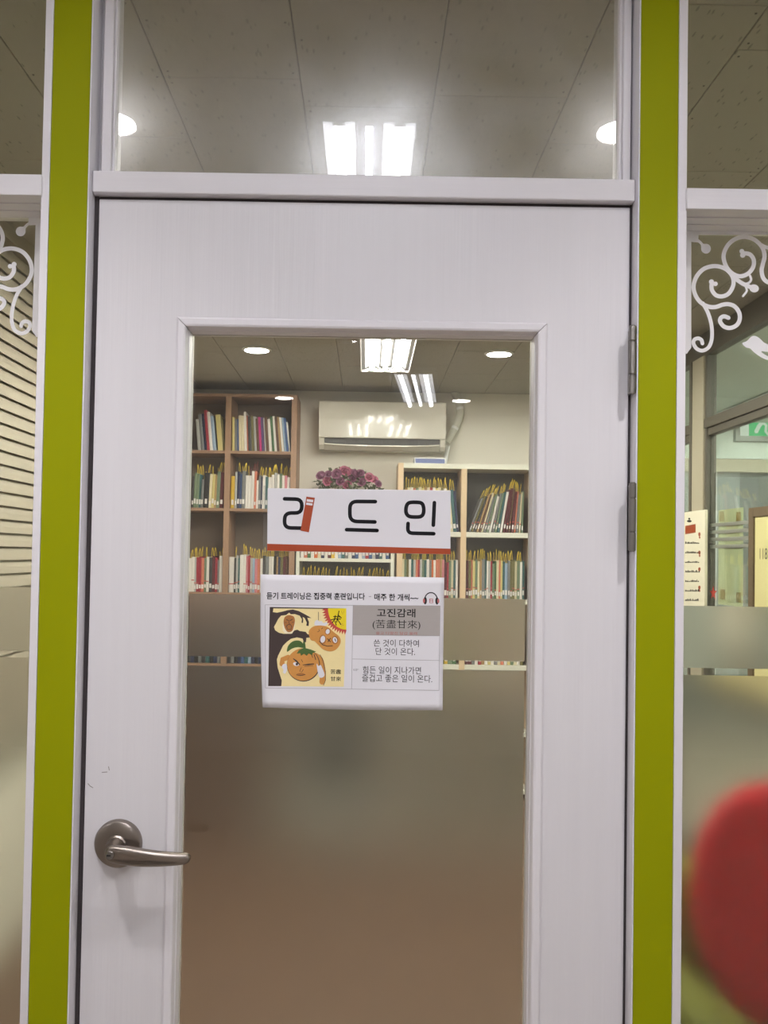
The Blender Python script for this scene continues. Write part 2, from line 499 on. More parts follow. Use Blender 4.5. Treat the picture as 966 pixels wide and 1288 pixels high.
def post(name, b0, g0, g1, b1, label):
    p = tag(empty(name, ((g0 + g1) / 2, 0, 0)), label, kind='structure')
    def bx(n, x0, x1, y0, y1, z0, z1, m, bev=0.0):
        o = box(n, x0, x1, y0, y1, z0, z1, m, None, bev); o.parent = p
        o.matrix_parent_inverse = Matrix.Translation(p.location).inverted(); return o
    bx('green_panel', g0 + 0.0005, g1 - 0.0005, PYF + 0.001, 0.08, 0, ZC - 0.001, M['green'], 0.0006)
    bx('white_bead', b0, g0, PYF, 0.08, 0, ZC - 0.001, M['frame'], 0.0008)
    bx('white_bead', g1, b1, PYF, 0.08, 0, ZC - 0.001, M['frame'], 0.0008)
    return p
post('trim_1', X_LB0, X_LG0, X_LG1, X_LB1, 'lime green post with white edging on the handle side of the door')
post('trim_2', X_RB0, X_RG0, X_RG1, X_RB1, 'lime green post with white edging on the hinge side of the door')

# ---- door leaf
door = tag(empty('door_1', (0, 0, 0)), 'white wood grain door with a tall glass panel, lever handle and taped notices', kind='structure')
# opening of the glass: outer edge of the moulding
OX0, OX1 = ux(222.8, 410), ux(688.3, 410)
OZ1 = uz(458, 403)
OZ0 = 0.16
lv = []
for y in (0.0, 0.050):
    lv += [(X_D0, y, 0.008), (X_D1, y, 0.008), (X_D1, y, Z_D1), (X_D0, y, Z_D1), (OX0, y, OZ0), (OX1, y, OZ0), (OX1, y, OZ1), (OX0, y, OZ1)]
lf_ = []
for o8 in (0, 8):
    lf_ += [(o8 + 0, o8 + 1, o8 + 5, o8 + 4), (o8 + 1, o8 + 2, o8 + 6, o8 + 5), (o8 + 2, o8 + 3, o8 + 7, o8 + 6), (o8 + 3, o8 + 0, o8 + 4, o8 + 7)]
for i in range(4):
    lf_ += [(i, (i + 1) % 4, 8 + (i + 1) % 4, 8 + i), (4 + i, 4 + (i + 1) % 4, 12 + (i + 1) % 4, 12 + i)]
obj('leaf_panel', MB().add(lv, lf_), M['door'], door, 0.0015)
# moulding round the pane: profile of (distance inwards, y)
prof = [(-0.0008, 0.002), (-0.0006, -0.0015), (0.003, -0.004), (0.0115, -0.004), (0.0145, -0.0025), (0.0158, 0.002), (0.0170, 0.012), (0.0185, 0.013), (0.0185, GY - 0.0006), (-0.0008, GY - 0.0006)]
g = 0.0006
def moulding(side):
    mb = MB(); vs = []
    for e in (0, 1):
        for d, y in prof:
            if side == 'left': vs.append((OX0 + d, y, (OZ0 + d + g) if e == 0 else (OZ1 - d - g)))
            if side == 'right': vs.append((OX1 - d, y, (OZ0 + d + g) if e == 0 else (OZ1 - d - g)))
            if side == 'top': vs.append(((OX0 + d + g) if e == 0 else (OX1 - d - g), y, OZ1 - d))
            if side == 'bottom': vs.append(((OX0 + d + g) if e == 0 else (OX1 - d - g), y, OZ0 + d))
    n = len(prof)
    fs = [(i, (i + 1) % n, n + (i + 1) % n, n + i) for i in range(n)] + [tuple(range(n)), tuple(range(2 * n - 1, n - 1, -1))]
    return obj('moulding', mb.add(vs, fs), M['frame'], door)
for s in ('left', 'right', 'top', 'bottom'): moulding(s)
pane = box('glass_pane', OX0 + 0.002, OX1 - 0.002, GY, GY + 0.005, OZ0 + 0.002, OZ1 - 0.002, M['glass'], door)
# the back side of the glazing rebate
for x0, x1, z0, z1 in ((OX0, OX0 + 0.018, OZ0, OZ1), (OX1 - 0.018, OX1, OZ0, OZ1), (OX0 + 0.018, OX1 - 0.018, OZ1 - 0.018, OZ1), (OX0 + 0.018, OX1 - 0.018, OZ0, OZ0 + 0.018)):
    box('back_moulding', x0, x1, GY + 0.006, 0.056, z0, z1, M['frame'], door)
# frosted films on the inner face of the pane: a band and the large lower sheet
FX0, FX1 = ux(237.2, 760, GY), ux(661, 800, GY)
def film(name, x0, x1, z0, z1, Y, parent, m, label=None):
    o = obj(name, MB().add([(x0, Y, z0), (x1, Y, z0), (x1, Y, z1), (x0, Y, z1)], [(0, 1, 2, 3)]), m, parent)
    if label: o['label'] = label
    return o
film('frosted_film', FX0, FX1, uz(450, 829, GY), uz(450, 750.5, GY), GY + 0.0056, door, M['film'], 'narrow frosted band across the pane')
film('frosted_film', FX0, FX1, OZ0 + 0.012, uz(450, 841, GY), GY + 0.0056, door, M['film'], 'tall frosted sheet over the lower pane')

# ---- lever handle
hc = U(149.5, 1060, 0)
ros = obj('handle', MB().lathe([(0.0385, 0.0), (0.0385, -0.006), (0.0365, -0.0105), (0.034, -0.012), (0.020, -0.0135), (0.0, -0.0135)], (hc.x, 0, hc.z), 'y', 48), M['nickel'], door, smooth=True, auto=True)
ros['label'] = 'satin nickel lever handle with keyhole'
obj('neck', MB().lathe([(0.0165, -0.012), (0.0165, -0.017), (0.0140, -0.019), (0.0135, -0.046), (0.0, -0.047)], (hc.x, 0, hc.z), 'y', 36), M['nickel'], ros, smooth=True, auto=True)
LY = -0.056
lev_px = [(132.2, 1074), (132.8, 1069), (136, 1065.2), (141, 1063.5), (160, 1065), (180, 1068.2), (206, 1072.8), (228, 1076), (234.5, 1077.6), (237.6, 1081),
          (237.4, 1085), (234, 1088.8), (226, 1090.2), (206, 1090.3), (180, 1089.6), (160, 1087.6), (146, 1085.6), (138, 1083.2), (133.5, 1079)]
lev2 = smooth_path(lev_px, 3, True)
mb = MB()
ring = [U(x, y, LY) for x, y in lev2]
cen = sum(ring, Vector()) / len(ring)
axis0 = U(134, 1073, LY); axis1 = U(236, 1083, LY)
layers = []
n = len(ring)
for off, inset in ((0.0, 0.0045), (0.0015, 0.0015), (0.004, 0.0), (0.011, 0.0), (0.0145, 0.0025), (0.0155, 0.006)):
    row = []
    for p in ring:
        t = max(0, min(1, (p - axis0).dot(axis1 - axis0) / (axis1 - axis0).length_squared))
        mid = axis0.lerp(axis1, t * 0.97 + 0.02)
        d = p - mid; l = max(d.length, 1e-6)
        q = p - d / l * min(inset, l * 0.7)
        bend = 0.013 * t * t - 0.004 * math.sin(math.pi * t)      # the lever curves back towards the door
        row.append(Vector((q.x, LY - 0.006 + off + bend, q.z)))
    layers.append(row)
vs = [p for r in layers for p in r]
fs = [(i * n + k, i * n + (k + 1) % n, (i + 1) * n + (k + 1) % n, (i + 1) * n + k) for i in range(len(layers) - 1) for k in range(n)]
c0 = len(vs)
fs += [tuple(range(n - 1, -1, -1)), tuple((len(layers) - 1) * n + k for k in range(n))]
obj('lever', mb.add(vs, fs), M['nickel'], ros, smooth=True, auto=True)
kc = U(140.3, 1073.6, LY)
obj('lock_cylinder', MB().lathe([(0.0062, 0.004), (0.0064, -0.0098), (0.0056, -0.0108), (0.0, -0.0108)], (kc.x, LY, kc.z), 'y', 24), M['steel'], ros, smooth=True, auto=True)
box('keyhole', kc.x - 0.0048, kc.x + 0.0016, LY - 0.0112, LY - 0.008, kc.z - 0.0012, kc.z + 0.0012, M['keyhole'], ros)

# ---- hinges (each barrel of three knuckles with rings, leaf plate in the gap)
for (pa, pb) in ((410, 495), (607.5, 693)):
    HY = -0.0300
    c = U(795.4, (pa + pb) / 2, HY)
    zt, zb = uz(796.5, pa, HY), uz(796.5, pb, HY)
    h = zt - zb
    pl = box('hinge', c.x + 0.0012, c.x + 0.0036, HY + 0.002, 0.02, zb + 0.002, zt - 0.002, M['steel'], door)
    pl['label'] = 'brushed steel butt hinge'
    for a, b in ((0.0, 0.27), (0.285, 0.765), (0.78, 1.0)):
        r = 0.0058
        obj('knuckle', MB().lathe([(r - 0.001, zb + h * a), (r, zb + h * a + 0.001), (r, zb + h * b - 0.001), (r - 0.001, zb + h * b)], (c.x, HY, 0), 'z', 20), M['steel'], pl, smooth=True, auto=True)
    obj('pin', MB().lathe([(0.004, zb - 0.001), (0.004, zt + 0.001)], (c.x, HY, 0), 'z', 16), M['steel'], pl, smooth=True, auto=True)
# strike and latch in the gap on the handle side
box('strike_plate', X_LB1, X_LB1 + 0.003, 0.004, 0.034, uz(103, 1083), uz(103, 1030), M['steel'], door)
# scuffs in the white film
for i, pts in enumerate(([(128, 971.5), (135, 971)], [(136.5, 964), (137.5, 969)], [(110.5, 985.5), (114, 989.5)], [(114, 989), (117, 991)], [(214.5, 1040), (215, 1047), (213.8, 1054), (213.5, 1059)])):
    flat('scuff_mark', stroke2d(pts, 0.9, False), lambda a, b: U(a, b, -0.0003), M['scuff'], door)
for x0_, x1_ in ((X_LB1 + 0.0003, X_D0 - 0.0012), (X_D1 + 0.0008, X_RB0 - 0.0003)):  # dark strips put the shade of the narrow side gaps into colour
    box('gap_shade_strip', x0_, x1_, 0.003, 0.03, 0.01, Z_R0, M['gap_shade'], door)
box('gap_shade_strip', X_D0, X_D1, 0.004, 0.03, Z_D1 + 0.0006, Z_R0 - 0.0003, M['gap_shade'], door)  # same painted shade along the gap over the leaf
# jamb behind the gaps, so that the joints read dark, and the door stop
box('door_jamb', X_LG1 + 0.003, X_LB1 + 0.002, 0.056, 0.10, 0, Z_R0, M['frame'], door)
box('door_jamb', X_RB0 - 0.002, X_RG0 - 0.003, 0.056, 0.10, 0, Z_R0, M['frame'], door)

# ---- transom over the door
t1 = tag(empty('window_1'), 'dusty transom pane above the door reflecting the corridor lamp', kind='structure')
TY = 0.022
box('rail', X_LB1 + 0.0006, X_RB0 - 0.0006, -0.016, 0.06, Z_R0, Z_R1, M['rail'], t1, 0.002)
a0, a1 = ux(126, 200), ux(141.5, 200)
b0, b1 = ux(780.5, 200), ux(794, 200)
box('jamb', a0, a1 - 0.004, 0.004, 0.055, Z_R1, ZC - 0.002, M['frame'], t1, 0.0015)
box('jamb', b0 + 0.005, b1, 0.004, 0.055, Z_R1, ZC - 0.002, M['frame'], t1, 0.0015)
box('glazing_bead', a1 - 0.004, a1, 0.012, 0.050, Z_R1, ZC - 0.002, M['frame'], t1, 0.001)
box('glazing_bead', b0, b0 + 0.005, 0.012, 0.050, Z_R1, ZC - 0.002, M['frame'], t1, 0.001)
box('recess', X_LB1, a0, 0.022, 0.055, Z_R1, ZC - 0.002, M['frame'], t1)
box('recess', b1, X_RB0, 0.022, 0.055, Z_R1, ZC - 0.002, M['frame'], t1)
box('head', a1, b0, 0.004, 0.055, ZC - 0.035, ZC - 0.002, M['rail'], t1)
box('glass_pane', a1 - 0.002, b0 + 0.002, TY, TY + 0.005, Z_R1 - 0.002, ZC - 0.03, M['glass_transom'], t1)

# ---- side windows: rail, soffit, head, pane, frosted films, scroll vinyl; transom above
SW = 0.52
def swirl_paths():
    s = 7.575
    P = {}
    P['circle_a'] = [(265, 590), (268, 640), (305, 690), (365, 703), (425, 678), (466, 615), (474, 550), (450, 490), (395, 440), (325, 416), (255, 418), (185, 445), (128, 505), (97, 580), (97, 650), (130, 725), (180, 775), (245, 803), (310, 803), (370, 782), (430, 778), (488, 802), (528, 860), (532, 925), (503, 978), (442, 1004), (383, 990), (347, 945), (352, 910), (385, 893), (425, 908)]
    P['circle_b'] = [(570, 292), (630, 303), (666, 355), (660, 425), (612, 486), (540, 512), (470, 490), (412, 432), (381, 350), (386, 280), (430, 203), (500, 152), (580, 137), (660, 157), (722, 205), (758, 262), (768, 330), (752, 400), (741, 460), (757, 530), (803, 570), (860, 575), (905, 540)]
    P['branch'] = [(715, 200), (760, 226), (803, 240), (860, 238)]
    P['tail'] = [(180, 770), (225, 850), (255, 940), (268, 1030), (264, 1120), (235, 1190), (175, 1221), (120, 1200), (91, 1150), (102, 1115), (140, 1104), (168, 1122), (176, 1152)]
    P['stem'] = [(490, 535), (555, 580), (625, 612)]
    P['curl_a'] = [(575, 588), (618, 575), (640, 545), (630, 508)]
    P['curl_b'] = [(590, 618), (598, 655), (562, 702)]
    P['drop_stem'] = [(95, 150), (145, 180), (185, 225)]
    return s, P

def side_window(name, sgn, bx_inner, dz_px, label):
    """sgn +1: to the right of the door (its inner edge is the left one), -1: mirrored on the other side"""
    wdw = tag(empty(name), label, kind='structure')
    xi = bx_inner                       # where the bead ends and the pane begins
    X = lambda d: xi + sgn * d          # distance from the inner bead outwards
    Zp = lambda py: uz(862, py - 0.0) if sgn > 0 else uz(45, py - dz_px)
    bxn = lambda n, d0, d1, y0, y1, z0, z1, m, bev=0.0: box(n, X(d0), X(d1), y0, y1, z0, z1, m, wdw, bev)
    pj = 862 if sgn > 0 else 45
    zr_ = uz(pj, 262.5 - dz_px, -0.036)
    zb_ = uz(pj, 274 - dz_px, -0.002)
    bxn('rail', -0.002, SW, -0.036, 0.075, zr_, uz(pj, 236 - dz_px, -0.036), M['rail'], 0.0015)
    bxn('head_bead', 0.0004, SW, -0.002, 0.075, zb_, zr_, M['rail'], 0.0006)
    bxn('head', 0.0004, SW, 0.026, 0.075, zb_ - 0.0016, zb_, M['rail'])
    bxn('sill', 0.0004, SW, -0.006, 0.075, 0.09, 0.15, M['rail'], 0.002)
    bxn('glass_pane', 0.0, SW, 0.056, 0.061, 0.14, zb_, M['glass_side'])
    bxn('glass_pane', 0.0, SW, 0.056, 0.061, zr_, ZC - 0.03, M['glass_side'])
    bxn('head_top', 0.0004, SW, 0.004, 0.06, ZC - 0.04, ZC - 0.002, M['rail'])
    bxn('outer_post', SW, SW + 0.075, PYF, 0.08, 0, ZC - 0.002, M['green'])
    Yf = 0.0617
    zz = (lambda py: uz(900, py, 0.061)) if sgn > 0 else (lambda py: uz(20, py, 0.061))
    e0, e1, e2 = (762.5, 840.5, 849.5) if sgn > 0 else (738.5, 818.5, 827)
    xs = sorted((X(0.001), X(SW)))
    film('frosted_film', xs[0], xs[1], zz(e1), zz(e0), Yf, wdw, M['film_side'], 'narrow frosted band across the side pane')
    film('frosted_film', xs[0], xs[1], 0.15, zz(e2), Yf, wdw, M['film_side'], 'tall frosted sheet over the lower side pane')
    # the vinyl scroll
    s, P = swirl_paths()
    YV = 0.0554
    base = U(863.4, 300, YV); basel = U(51, 279, YV).x
    def to3(cx, cy):
        p = U(860 + cx / s, 280 + cy / s, YV)
        d = p.x - base.x
        z = p.z
        if sgn > 0: return Vector((base.x + d, YV, z))
        return Vector((basel - d, YV, z + dz_v))
    dz_v = uz(45, 279, YV) - uz(863.4, 300, YV)
    polys = []
    sx0 = 10 if sgn > 0 else -25
    wd = {'branch': 34, 'stem': 40, 'curl_a': 22, 'curl_b': 20, 'drop_stem': 26, 'tail': 36}
    for k, pts in P.items():
        polys += stroke2d(smooth_path(pts, 5), wd.get(k, 40))
    for d in ((262, 566, 24), (300, 585, 22), (552, 275, 23), (560, 312, 25)):
        polys.append(disc2d(*d))
    polys.append(disc2d(668, 628, 46, 38, 20, 0.2))
    polys.append(disc2d(210, 250, 47, 47, 20))
    polys.append([(160, 200), (200, 205), (245, 225), (215, 296), (168, 262)])
    polys.append([(28, 118), (140, 118), (138, 165), (155, 195), (130, 190), (28, 182)])
    polys.append([(sx0, 118), (70, 118), (70, 1190), (62, 1205), (45, 1225), (30, 1250), (sx0, 1250)])
    polys.append([(28, 72), (3400, 72), (3400, 118), (28, 118)])
    polys.append(smooth_path([(555, 1150), (600, 1130), (645, 1085), (690, 1085), (730, 1112), (765, 1145), (820, 1165), (880, 1150), (860, 1210), (800, 1232), (735, 1228), (790, 1270), (880, 1310), (790, 1308), (720, 1275), (660, 1230), (630, 1200), (590, 1190)], 3, True))
    o = flat('vinyl_scroll', polys, to3, M['vinyl'], wdw, 2.5e-6)
    o['label'] = 'white curling vine ornament of adhesive vinyl'
    return wdw
side_window('window_2', -1, X_LB0, 17.0, 'side window with frosted lower part and white vinyl scroll, blinds behind')
side_window('window_3', 1, X_RB1, 0.0, 'side window with white vinyl scroll and a red blur behind its frosted part')

# ================================================================== SHELL
def struct(name, x0, x1, y0, y1, z0, z1, m, label=None):
    o = box(name, x0, x1, y0, y1, z0, z1, m); o['kind'] = 'structure'
    if label: o['label'] = label
    return o
struct('floor', XL, XR, 0.06, YB, -0.05, 0, M['floor'], 'brown wooden floor of the library room')
struct('floor', -3.0, 3.0, -5.3, 0.06, -0.05, 0, M['floor_corr'], 'beige corridor floor')
struct('floor', XR, 4.6, 0.06, 5.7, -0.05, 0, M['floor_corr'], 'pale floor of the neighbouring room')
struct('wall_back', XL, XR, YB, YB + 0.1, 0, ZC, M['wall'], 'cream wall behind the bookcases')
struct('wall_left', XL - 0.1, XL, 0.06, YB, 0, ZC, M['wall'], 'cream wall behind the blinds')
struct('wall_front', -3.0, X_LB0 - SW - 0.075, 0, 0.06, 0, ZC, M['wall_corr'], 'corridor wall beside the partition')
struct('wall_front', X_RB1 + SW + 0.075, 3.0, 0, 0.06, 0, ZC, M['wall_corr'], 'corridor wall beside the partition')
struct('wall_rear', -3.0, 3.0, -5.4, -5.3, 0, ZC, M['wall_corr'], 'far corridor wall facing the door')
struct('wall_side', -3.1, -3.0, -5.3, 0.06, 0, ZC, M['wall_corr'], 'corridor end wall')
struct('wall_side', 3.0, 3.1, -5.3, 0.06, 0, ZC, M['wall_corr'], 'corridor end wall')

# ceilings of separate boards with screws at their corners
BT = 0.006
def ceiling(x0, x1, y0, y1, m, xoff, yoffs, screws, label):
    c = struct('ceiling', x0, x1, y0, y1, ZC + BT, ZC + BT + 0.05, M['ceil_gap'], label)
    cache = {}
    heads = MB()
    k0 = math.floor((x0 - xoff) / 0.3)
    k = k0
    while xoff + 0.3 * k < x1 - 0.01:
        a, b = max(x0, xoff + 0.3 * k), min(x1, xoff + 0.3 * (k + 1))
        yo = yoffs[k % len(yoffs)] if not isinstance(yoffs, dict) else yoffs.get(k, yoffs['else'][k % 3])
        j = math.floor((y0 - yo) / 0.6)
        while yo + 0.6 * j < y1 - 0.01:
            c0_, c1_ = max(y0, yo + 0.6 * j), min(y1, yo + 0.6 * (j + 1))
            if b - a > 0.02 and c1_ - c0_ > 0.02:
                key = (round(b - a, 3), round(c1_ - c0_, 3))
                if key not in cache:
                    hx, hy = key[0] / 2 - 0.0008, key[1] / 2 - 0.0008
                    me = MB().add([(-hx, -hy, 0.0015), (hx, -hy, 0.0015), (hx, hy, 0.0015), (-hx, hy, 0.0015), (-hx + .0015, -hy + .0015, 0), (hx - .0015, -hy + .0015, 0), (hx - .0015, hy - .0015, 0), (-hx + .0015, hy - .0015, 0),
                                   (-hx, -hy, BT), (hx, -hy, BT), (hx, hy, BT), (-hx, hy, BT)],
                                  [(4, 7, 6, 5), (0, 4, 5, 1), (1, 5, 6, 2), (2, 6, 7, 3), (3, 7, 4, 0), (0, 1, 9, 8), (1, 2, 10, 9), (2, 3, 11, 10), (3, 0, 8, 11), (8, 9, 10, 11)]).data('ceiling_board', m)
                    fix_normals(me)
                    cache[key] = me
                link('ceiling_board', cache[key], c, ((a + b) / 2, (c0_ + c1_) / 2, ZC))
                if screws:
                    for sx in (a + 0.014, b - 0.014):
                        for sy in (c0_ + 0.025, (c0_ + c1_) / 2, c1_ - 0.025):
                            q = [(sx + 0.0026 * math.cos(t), sy + 0.0026 * math.sin(t)) for t in [i * math.pi / 4 for i in range(8)]]
                            heads.prism([(u, v, ZC) for u, v in q], Vector((0, 0, -0.0008)), Vector((0, 0, 0.001)))
            j += 1
        k += 1
    if screws:
        h = obj('screw_head', heads, M['screw'], c); h['kind'] = 'stuff'
    return c
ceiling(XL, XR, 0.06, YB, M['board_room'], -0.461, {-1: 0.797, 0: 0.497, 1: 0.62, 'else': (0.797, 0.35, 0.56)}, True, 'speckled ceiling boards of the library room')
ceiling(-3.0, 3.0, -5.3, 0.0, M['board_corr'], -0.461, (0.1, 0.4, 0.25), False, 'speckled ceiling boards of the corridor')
struct('ceiling', XR, 4.6, 0.06, 5.7, ZC + BT, ZC + 0.05, M['side_wall'], 'plain ceiling of the neighbouring room')

# ================================================================== LAMPS
def fixture(tube, label, mirror='reflector'):
    """shallow troffer, 0.27 x 1.2 m: pan, two mirrored troughs with tubes, a bare tube between them"""
    r = empty('fluorescent_lamp')
    tag(r, label, 'ceiling lamp', 'fluorescent ceiling lamps')
    W, L, D = 0.135, 0.60, 0.036
    pan = MB().box(-W, W, -L, L, -0.004, 0)
    for x0, x1, y0, y1 in ((-W, -W + 0.005, -L, L), (W - 0.005, W, -L, L), (-W, W, -L, -L + 0.006), (-W, W, L - 0.006, L)):
        pan.box(x0, x1, y0, y1, -D, 0)
    obj('pan', pan, M['lampwhite'], r)
    for c in (-0.072, 0.0, 0.072):
        hw = 0.038 if c else 0.030
        pr = []
        for k in range(13):
            x = -hw + 2 * hw * k / 12
            pr.append((x, -0.006 - (x * x) / (4 * 0.017) if c else -0.008 - 0.004 * abs(x) / hw))
        mb = MB(); n = len(pr)
        mb.add([(c + x, y, z) for y in (-L + 0.007, L - 0.007) for x, z in pr], [(i, i + 1, n + i + 1, n + i) for i in range(n - 1)])
        obj('reflector', mb, M[mirror] if c else M['reflector_dull' if mirror == 'reflector' else mirror], r, smooth=True)
        zt_ = -0.023
        t = obj('tube', MB().tube([(c, -L + 0.03, zt_), (c, L - 0.03, zt_)], 0.0128 if c else 0.009, 14), tube, r, smooth=True, auto=True)
        for e in (-1, 1):
            box('socket', c - 0.014, c + 0.014, e * (L - 0.03), e * (L - 0.008), -0.035, -0.010, M['lampwhite'], t, 0.002)
    for sx in (-1, 1):
        box('side_reflector', sx * 0.111, sx * 0.129, -L + 0.007, L - 0.007, -0.020, -0.017, M['reflector_dull'], r)
    return r

def downlight(m, label, group, watts=0.0):
    r = empty('downlight')
    tag(r, label, 'downlight', group)
    obj('trim_ring', MB().lathe([(0.060, 0.0), (0.074, -0.001), (0.076, -0.004), (0.070, -0.009), (0.063, -0.0095), (0.060, -0.006)], (0, 0, 0), 'z', 36), M['lampwhite'], r, smooth=True, auto=True)
    obj('diffuser', MB().lathe([(0.0, -0.0052), (0.059, -0.0052), (0.0605, -0.0098), (0.05, -0.012), (0.0, -0.013)], (0, 0, 0), 'z', 36), m, r, smooth=True, auto=True)
    if watts:                       # the lamp's downward beam
        ld = bpy.data.lights.new('bulb', 'SPOT')
        ld.energy = watts; ld.color = (1.0, 0.965, 0.97); ld.spot_size = math.radians(122); ld.spot_blend = 1.0; ld.shadow_soft_size = 0.03
        lo = bpy.data.objects.new('bulb', ld); COL.objects.link(lo); lo.parent = r; lo.location = (0, 0, -0.048)
    return r
lampC = fixture(M['tube'], 'bright twin tube lamp mirrored in the transom pane')
lampC.location = (-0.008, -0.57 - 0.60, ZC)
lampC2 = copy_tree(lampC)
lampC2.location = (0.30, -4.15, ZC); lampC2.rotation_euler.z = 0.10
lampC2['label'] = 'twin tube corridor lamp mirrored faintly in the upper door pane'
lampR = fixture(M['tube_room'], 'twin tube lamp on the library ceiling above the air conditioner', 'reflector_dark')
lampR.location = (0.09, 3.0, ZC)
fillR2 = copy_tree(lampR)
fillR2.location = (-0.08, 1.72, ZC); fillR2['label'] = 'added fill lamp on the library ceiling, blind side, above the door head'  # unseen lamp, added to light the library evenly
fillR3 = copy_tree(lampR)
fillR3.location = (0.28, 1.72, ZC); fillR3['label'] = 'added fill lamp on the library ceiling, partition side, above the door head'  # second unseen fill lamp, added beside the first
for i_, (x_, y_, lab_) in enumerate(((0.0, -2.31, 'added fill lamp over the corridor, behind the viewer'), (-2.25, -2.3, 'added corridor fill lamp off to the handle side'), (2.25, -2.3, 'added corridor fill lamp off to the hinge side'))):  # unseen lamps added to even out the light on the door
    o = copy_tree(lampC); o.location = (x_, y_, ZC); o['label'] = lab_
    if i_ == 0: o.scale.y = 0.88
dl = None
for x, y, lab in ((-0.635, -0.66, 'round corridor downlight mirrored beside the handle side transom jamb'), (0.605, -0.66, 'round corridor downlight mirrored beside the hinge side transom jamb'),
                  (-0.56, -4.60, 'small far corridor downlight mirrored above the brown bookcase'), (0.62, -4.60, 'small far corridor downlight mirrored beside the pipe')):
    if dl is None: dl = downlight(M['down'], lab, 'corridor downlights', 34.0); o = dl
    else: o = copy_tree(dl); o['label'] = lab
    o.location = (x, y, ZC)
dr = None
for x, y, lab in ((-0.575, 3.23, 'round library downlight over the brown bookcase'), (0.665, 3.23, 'round library downlight over the white bookcase')):
    if dr is None: dr = downlight(M['down_room'], lab, 'library downlights'); o = dr
    else: o = copy_tree(dr); o['label'] = lab
    o.location = (x, y, ZC)

# ================================================================== BOOKCASES AND BOOKS
YF = 4.14                                   # front edge of the bookcases
ub = lambda px, py: U(px, py, YF)
def shelf_z(px, py): return ub(px, py).z

def bookcase(name, label, xs, zs, edges, top_m, back_m, upright_m, th_u, th_s):
    """uprights at xs, boards with their top faces at zs (from the top board down), back panel"""
    root = tag(empty(name, ((xs[0] + xs[-1]) / 2, YF, 0)), label, 'bookcase')
    inv = Matrix.Translation(root.location).inverted()
    def bx(n, *a, bev=0.001):
        o = box(n, *a, None, bev); o.parent = root; o.matrix_parent_inverse = inv; return o
    h = zs[0]
    for i, x in enumerate(xs):
        side = i in (0, len(xs) - 1)
        bx('side_panel' if side else 'divider', x - th_u / 2, x + th_u / 2, YF, YB - 0.004, 0, h - (0 if side else th_s), upright_m)
    for i in range(len(xs) - 1):
        for k, z in enumerate(zs):
            if k == 0 and i > 0: continue
            if k == 0: bx('top_board', xs[0] + th_u / 2, xs[-1] - th_u / 2, YF - 0.001, YB - 0.004, z - th_s, z, top_m)
            else: bx('shelf', xs[i] + th_u / 2, xs[i + 1] - th_u / 2, YF + 0.002, YB - 0.014, z - th_s, z, top_m)
    bx('back_panel', xs[0] + th_u / 2, xs[-1] - th_u / 2, YB - 0.013, YB - 0.004, 0.02, h - th_s, back_m, bev=0)
    return root

# brown bookcase
bw = [ub(204, 600).x, ub(286.5, 560).x, ub(369.5, 560).x]
bz = [shelf_z(310, 495.5), shelf_z(310, 567), shelf_z(310, 639.5), shelf_z(300, 745.5), shelf_z(300, 835), shelf_z(300, 925), 0.06]
bookcase('brown_bookcase', 'tall brown wooden bookcase full of books at the back wall', bw, bz, None, M['walnut'], M['walnut_back'], M['walnut'], 0.034, 0.018)
# white bookcase
ww = [ub(503.5, 640).x, ub(583.5, 640).x, ub(672, 640).x]
wz = [shelf_z(580, 583.5), shelf_z(600, 669.5), shelf_z(600, 753.5), shelf_z(600, 836.5), shelf_z(600, 920), 0.06]
bookcase('white_bookcase', 'white bookcase with beech edged uprights holding ribboned books', ww, wz, None, M['whiteshelf'], M['greyback'], M['beech'], 0.034, 0.030)
# low white shelf unit between them
mw = [ub(369.5, 700).x + 0.024, ub(494.5, 700).x - 0.004]
mz = [shelf_z(430, 646), shelf_z(430, 702.5), shelf_z(430, 757), shelf_z(430, 840), 0.06]
bookcase('low_white_shelf', 'low white shelf unit between the two bookcases', mw, mz, None, M['whiteshelf'], M['greyback'], M['whiteshelf'], 0.020, 0.020)

COLS = {'white': (225, 220, 215), 'cream': (215, 203, 170), 'pale grey': (175, 175, 172), 'grey': (120, 122, 122), 'dark grey': (62, 62, 64), 'black': (30, 30, 32), 'navy': (38, 46, 78),
        'blue': (55, 85, 135), 'pale blue': (150, 172, 195), 'teal': (52, 96, 98), 'green': (62, 100, 62), 'sage green': (112, 130, 105), 'yellow': (215, 178, 60), 'pale yellow': (205, 190, 125),
        'tan': (172, 140, 95), 'brown': (96, 66, 48), 'maroon': (92, 36, 44), 'crimson': (160, 45, 60), 'pink': (205, 130, 140), 'magenta': (190, 50, 120), 'salmon': (205, 120, 95),
        'orange': (200, 100, 45), 'purple': (92, 70, 120), 'olive': (110, 104, 62)}
BM = {k: pbr('book_cover_' + k.replace(' ', '_'), srgb(*v), 0.4, var=0.16, scale=(25, 25, 55), detail=3) for k, v in COLS.items()}
ORD = ['first', 'second', 'third', 'fourth', 'fifth', 'sixth', 'seventh', 'eighth', 'ninth', 'tenth', 'eleventh', 'twelfth', 'thirteenth', 'fourteenth', 'fifteenth', 'sixteenth', 'seventeenth', 'eighteenth', 'nineteenth', 'twentieth',
       'twenty-first', 'twenty-second', 'twenty-third', 'twenty-fourth', 'twenty-fifth', 'twenty-sixth', 'twenty-seventh', 'twenty-eighth', 'twenty-ninth', 'thirtieth']
PG = M['pages']
def pages_mesh():
    me = MB().box(-0.46, 0.46, 0.012, 0.985, 0.006, 0.985).data('pages', PG); fix_normals(me); return me
